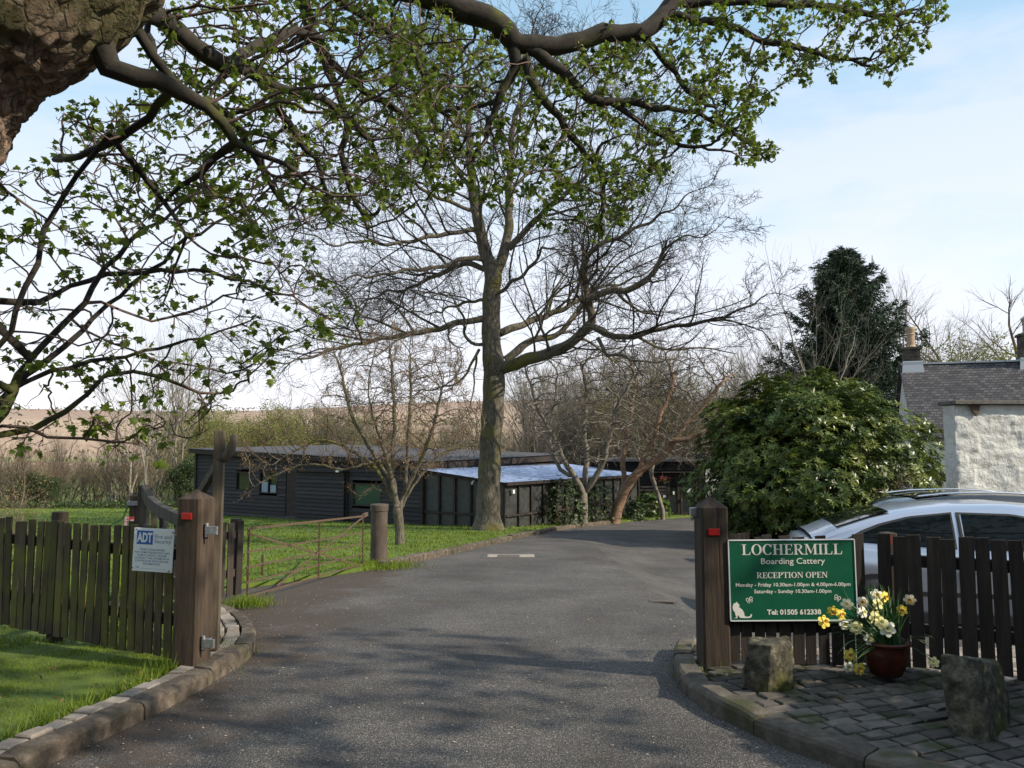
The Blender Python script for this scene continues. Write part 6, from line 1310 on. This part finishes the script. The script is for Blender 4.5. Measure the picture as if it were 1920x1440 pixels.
for px, d, s, pr, lab in ((1790, 72, 2.25, treB, 'round-headed bare tree on the skyline between the two chimneys'), (1716, 70, 2.0, treA, 'bare tree on the skyline just behind the conifer and left chimney'), (1905, 62, 2.1, treB, 'tall bare tree on the skyline at the right edge of the photo'), (1852, 60, 1.9, gre, 'small yellow-green tree on the skyline above the slate roof'), (1530, 34, .95, slim, 'thin pale bare sapling standing in front of the conifer'), (1760, 15.2, .40, scrC, 'brown leafless shrub between the rhododendron and the outhouse'), (1455, 50, 1.15, treA, 'bare tree just left of the conifer')):
    place('bare_shrub' if 'shrub' in lab else 'skyline_tree' if 'skyline' in lab else 'bare_tree', pr, (px - 960) / FPX * d, d, s, r.uniform(0, 6), lab, 'shrub' if 'shrub' in lab else 'tree')
# twiggy thorn at the far left edge above the fence
q = P(-30, 960, 9.5)
place('thorn_shrub', scrC, q.x - .3, 10.0, .40, 1.2, 'low bare twiggy shrub behind the left end of the mossy fence', 'shrub')

# leafy shrubs
def leafy(name, label, cx, cy, rx, ry, rz_, z0, n, mat, seed, leaf=.11, per=7, lump=.33, core=True, holes=.0, cat='shrub', tmpl=None, stems=9, shell=.62):
    rs = np.random.default_rng(seed); t = empty(name, (cx, cy, z0), label, cat); v = rs.normal(size=(n, 3)); v /= np.linalg.norm(v, axis=1)[:, None]; v[:, 2] = np.where(v[:, 2] < -.62, -v[:, 2], v[:, 2])
    lm = np.array([mnoise.noise(Vector(q) * 2.3 + Vector((seed, 0, 0))) + .5 * mnoise.noise(Vector(q) * 5.5 + Vector((0, seed, 0))) for q in v]); rad = (1 + lump * lm) * (1 - (1 - shell) * rs.random(n) ** 2.2)
    p = v * rad[:, None] * np.array([rx, ry, rz_]) + np.array([0, 0, rz_ * .62]); p = p[p[:, 2] > .05]; n = len(p); ax = p - np.array([0, 0, rz_ * .35]); ax /= np.linalg.norm(ax, axis=1)[:, None]; ax[:, 2] += .45; ax += rs.normal(size=(n, 3)) * .28; ax /= np.linalg.norm(ax, axis=1)[:, None]
    A_ = np.repeat(ax, per, 0); ph = np.tile(np.arange(per) * 2 * PI / per, n) + np.repeat(rs.uniform(0, 6, n), per); s1_ = np.cross(A_, rs.normal(size=(1, 3))); s1_ /= np.linalg.norm(s1_, axis=1)[:, None]; s2_ = np.cross(A_, s1_)
    f = A_ * rs.uniform(.05, .75, n * per)[:, None] + s1_ * np.cos(ph)[:, None] + s2_ * np.sin(ph)[:, None]; R = frames(f, A_ + rs.normal(size=A_.shape) * .15); link_mesh('foliage', scatter('foliage', *(tmpl or LEAF_DIA), np.repeat(p, per, 0), R, leaf * rs.uniform(.7, 1.25, n * per)), M[mat], t)
    ch = []
    for k in range(stems * 6):
        q = p[rs.integers(n)]; b = np.array([rs.normal() * rx * .12, rs.normal() * ry * .12, -.1]); m_ = (b + q) / 2 + rs.normal(size=3) * .1 * rx; s = np.linspace(0, 1, 7)[:, None]; ch.append((b * (1 - s) ** 2 + m_ * 2 * s * (1 - s) + q * s * s, np.linspace(.012 * rx + .01, .005, 7), 5))
    link_mesh('stems', chains_mesh('stems', ch), M['scrubbark'], t); return t
c0 = (1518 - 960) / FPX * 21.6
leafy('rhododendron', 'huge rounded glossy green rhododendron bush left of the outhouse', c0, 21.6, 2.98, 2.8, 2.62, float(zg(c0, 21.6)) + .0, 9500, 'rhodo', 3, leaf=.15, per=8, lump=.36, shell=.55, tmpl=LEAF_LONG)
c1 = (1432 - 960) / FPX * 23.5
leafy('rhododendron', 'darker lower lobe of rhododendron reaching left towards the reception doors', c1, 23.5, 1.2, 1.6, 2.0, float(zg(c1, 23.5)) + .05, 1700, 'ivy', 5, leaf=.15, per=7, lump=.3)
leafy('laurel_shrub', 'bright green laurel beside the reception door', P(1225, 960, 33.6).x, 33.9, .75, .5, .62, -1.3, 330, 'laurel', 6, leaf=.12, per=5, stems=2)
leafy('laurel_shrub', 'low dull green shrub at the foot of the leaning tree', P(1195, 960, 32).x, 32.3, .5, .5, .5, -1.3, 220, 'ivy', 8, leaf=.10, per=5, stems=2)
leafy('climbing_shrub', 'dark climber growing up the side of the meshed cat run', P(1040, 960, 28.2).x + .35, 28.4, .75, .8, 1.05, -1.25, 520, 'ivy', 9, leaf=.085, per=5, stems=4)
leafy('climbing_shrub', 'second dark climber further along the side of the cat run', P(1075, 960, 30).x + .9, 30.6, .7, .9, .95, -1.25, 420, 'ivy', 10, leaf=.085, per=5, stems=4)
leafy('laurel_hedge', 'leafy shrub poking in at the right edge in front of the dark fence', 3.95, 5.05, .36, .30, .62, .08, 210, 'laurel', 12, leaf=.10, per=5, stems=2)
leafy('laurel_hedge', 'clipped evergreen hedge to the right of the paved corner', 4.85, 3.6, .95, 1.6, 1.35, .0, 4200, 'ivy', 13, leaf=.085, per=6, lump=.15, stems=3, shell=.3)
# ground cover strip at the far end of the lawn
rs = np.random.default_rng(4); n = 3500; x = rs.uniform(-28, -17.5, n); y = rs.uniform(41.0, 42.6, n)
o = link_mesh('ground_cover', scatter('ground_cover', *LEAF_DIA, np.stack([x, y, zg(x, y) + .05 + rs.random(n) * .35], -1), rand_rot(n, rs), rs.uniform(.08, .18, n)), M['ivy']); tag(o, 'strip of leafy ground cover at the end of the lawn', 'ground cover', kind='stuff')

# conifer
def conifer(cx, cy, H, W, seed, label):
    rs = np.random.default_rng(seed); z0 = float(zg(cx, cy)); t = empty('conifer_tree', (cx, cy, z0), label, 'tree'); MB().tube([(0, 0, -.2), (.05, 0, H * .4), (0, 0, H * .98)], [.32, .22, .02], 10).build('trunk', M['greyscrub'], t, smooth=True)
    ch = []; P0 = []; D0_ = []; n = 330
    for i in range(n):
        f = (i / n) ** .9; z = H * (.10 + .88 * f); L_ = W * (1 - f) ** .80 * rs.uniform(.45, 1.15) + .25; a = i * 2.399 + rs.normal() * .3; d = np.array([math.cos(a), math.sin(a), 0.0]); s = np.linspace(0, 1, 8)
        dz = -.12 * L_ * s * 1.2 + .30 * L_ * s ** 2.5 + .55 * f * L_ * s; pts = np.stack([d[0] * L_ * s, d[1] * L_ * s, z + dz], -1); ch.append((pts, np.linspace(.035, .006, 8), 4)); m_ = int(8 + L_ * 17); q = rs.uniform(.12, 1, m_)
        pp = np.stack([np.interp(q, s, pts[:, k]) for k in range(3)], -1); sd_ = np.array([-d[1], d[0], 0]); off = rs.normal(size=m_) * .16 * L_ * (1.1 - q * .6); pp = pp + sd_ * off[:, None] + np.array([0, 0, 1.]) * (-.18 * rs.random(m_) - np.abs(off) * .25)[:, None]; P0.append(pp); dd_ = d[None] * .7 + sd_[None] * np.sign(off)[:, None] * .55 + np.array([0, 0, -.5]) * rs.random(m_)[:, None]; D0_.append(dd_)
    link_mesh('branches', chains_mesh('branches', ch), M['greyscrub'], t); P0 = np.concatenate(P0); D0_ = np.concatenate(D0_); k = 7; Pn = np.repeat(P0, k, 0) + rs.normal(size=(len(P0) * k, 3)) * .05; Dn = np.repeat(D0_, k, 0) + rs.normal(size=(len(P0) * k, 3)) * .45
    R = frames(Dn, rs.normal(size=Dn.shape)); tv = [(-.10, 0, 0), (.10, 0, 0), (.05, 1, 0), (-.05, 1, 0)]; link_mesh('foliage', scatter('foliage', tv, [(0, 1, 2, 3)], Pn, R, .26 * rs.uniform(.6, 1.3, len(Pn))), M['needle'], t); return t
conifer((1592 - 960) / FPX * 43, 43, 14.2, 5.7, 5, 'tall dark conifer rising behind the rhododendron')

# bushes added unseen behind the viewpoint to block sky light; mirrored in car windows
for i, (x, y, rx, rz_) in enumerate(((-9, -7, 5.0, 4.2), (-.5, -9, 5.0, 4.6), (8.5, -8, 5.0, 4.2), (17, -5, 4.5, 3.2))):
    leafy('added_shade_bush', ('broad unseen bush added for shade behind the viewpoint at left', 'tallest unseen bush added for shade straight behind the viewpoint', 'unseen bush added for shade behind the viewpoint at right', 'low unseen bush added for shade behind the viewpoint, farthest to the right')[i], x, y, rx, 2.2, rz_, 0, 2600, 'ivy', 30 + i, leaf=.42, per=5, stems=2, shell=.4)

# hedgerows and scrub clumps running over the far fields
rs = np.random.default_rng(91); pts_ = []
for (x0, y0, x1, y1, hh, dens) in ((-330, 372, 330, 362, 2.0, 5), (-300, 225, 40, 262, 2.4, 6), (-60, 258, 200, 215, 2.2, 6), (-150, 262, -120, 370, 2.0, 6), (60, 250, 95, 366, 2.2, 6), (-260, 150, 120, 158, 2.6, 7)):
    n = int(math.hypot(x1 - x0, y1 - y0) * dens); f = rs.random(n); cl = np.array([mnoise.noise(Vector((q * 26, x0, 0))) for q in f]); k = rs.random(n) < .55 + cl; f = f[k]; n = len(f)
    x = x0 + (x1 - x0) * f + rs.normal(size=n) * .9; y = y0 + (y1 - y0) * f + rs.normal(size=n) * 1.1; hw_ = smooth((y - 170) / 200)
    z = zg(x, y) + hw_ * (2.2 * np.sin(x / 95 + .8) + 1.1 * np.sin(x / 37 + 2) + .012 * np.maximum(x, 0)) + rs.random(n) * hh * (1 + .8 * cl[k]); pts_.append(np.stack([x, y, z], -1))
pts_ = np.concatenate(pts_); o = link_mesh('far_hedgerow', scatter('far_hedgerow', *LEAF_DIA, pts_, rand_rot(len(pts_), rs), rs.uniform(.5, 1.5, len(pts_))), M['fieldhedge']); tag(o, 'distant hedgerows dividing the fields on the hill', 'hedgerow', kind='stuff')
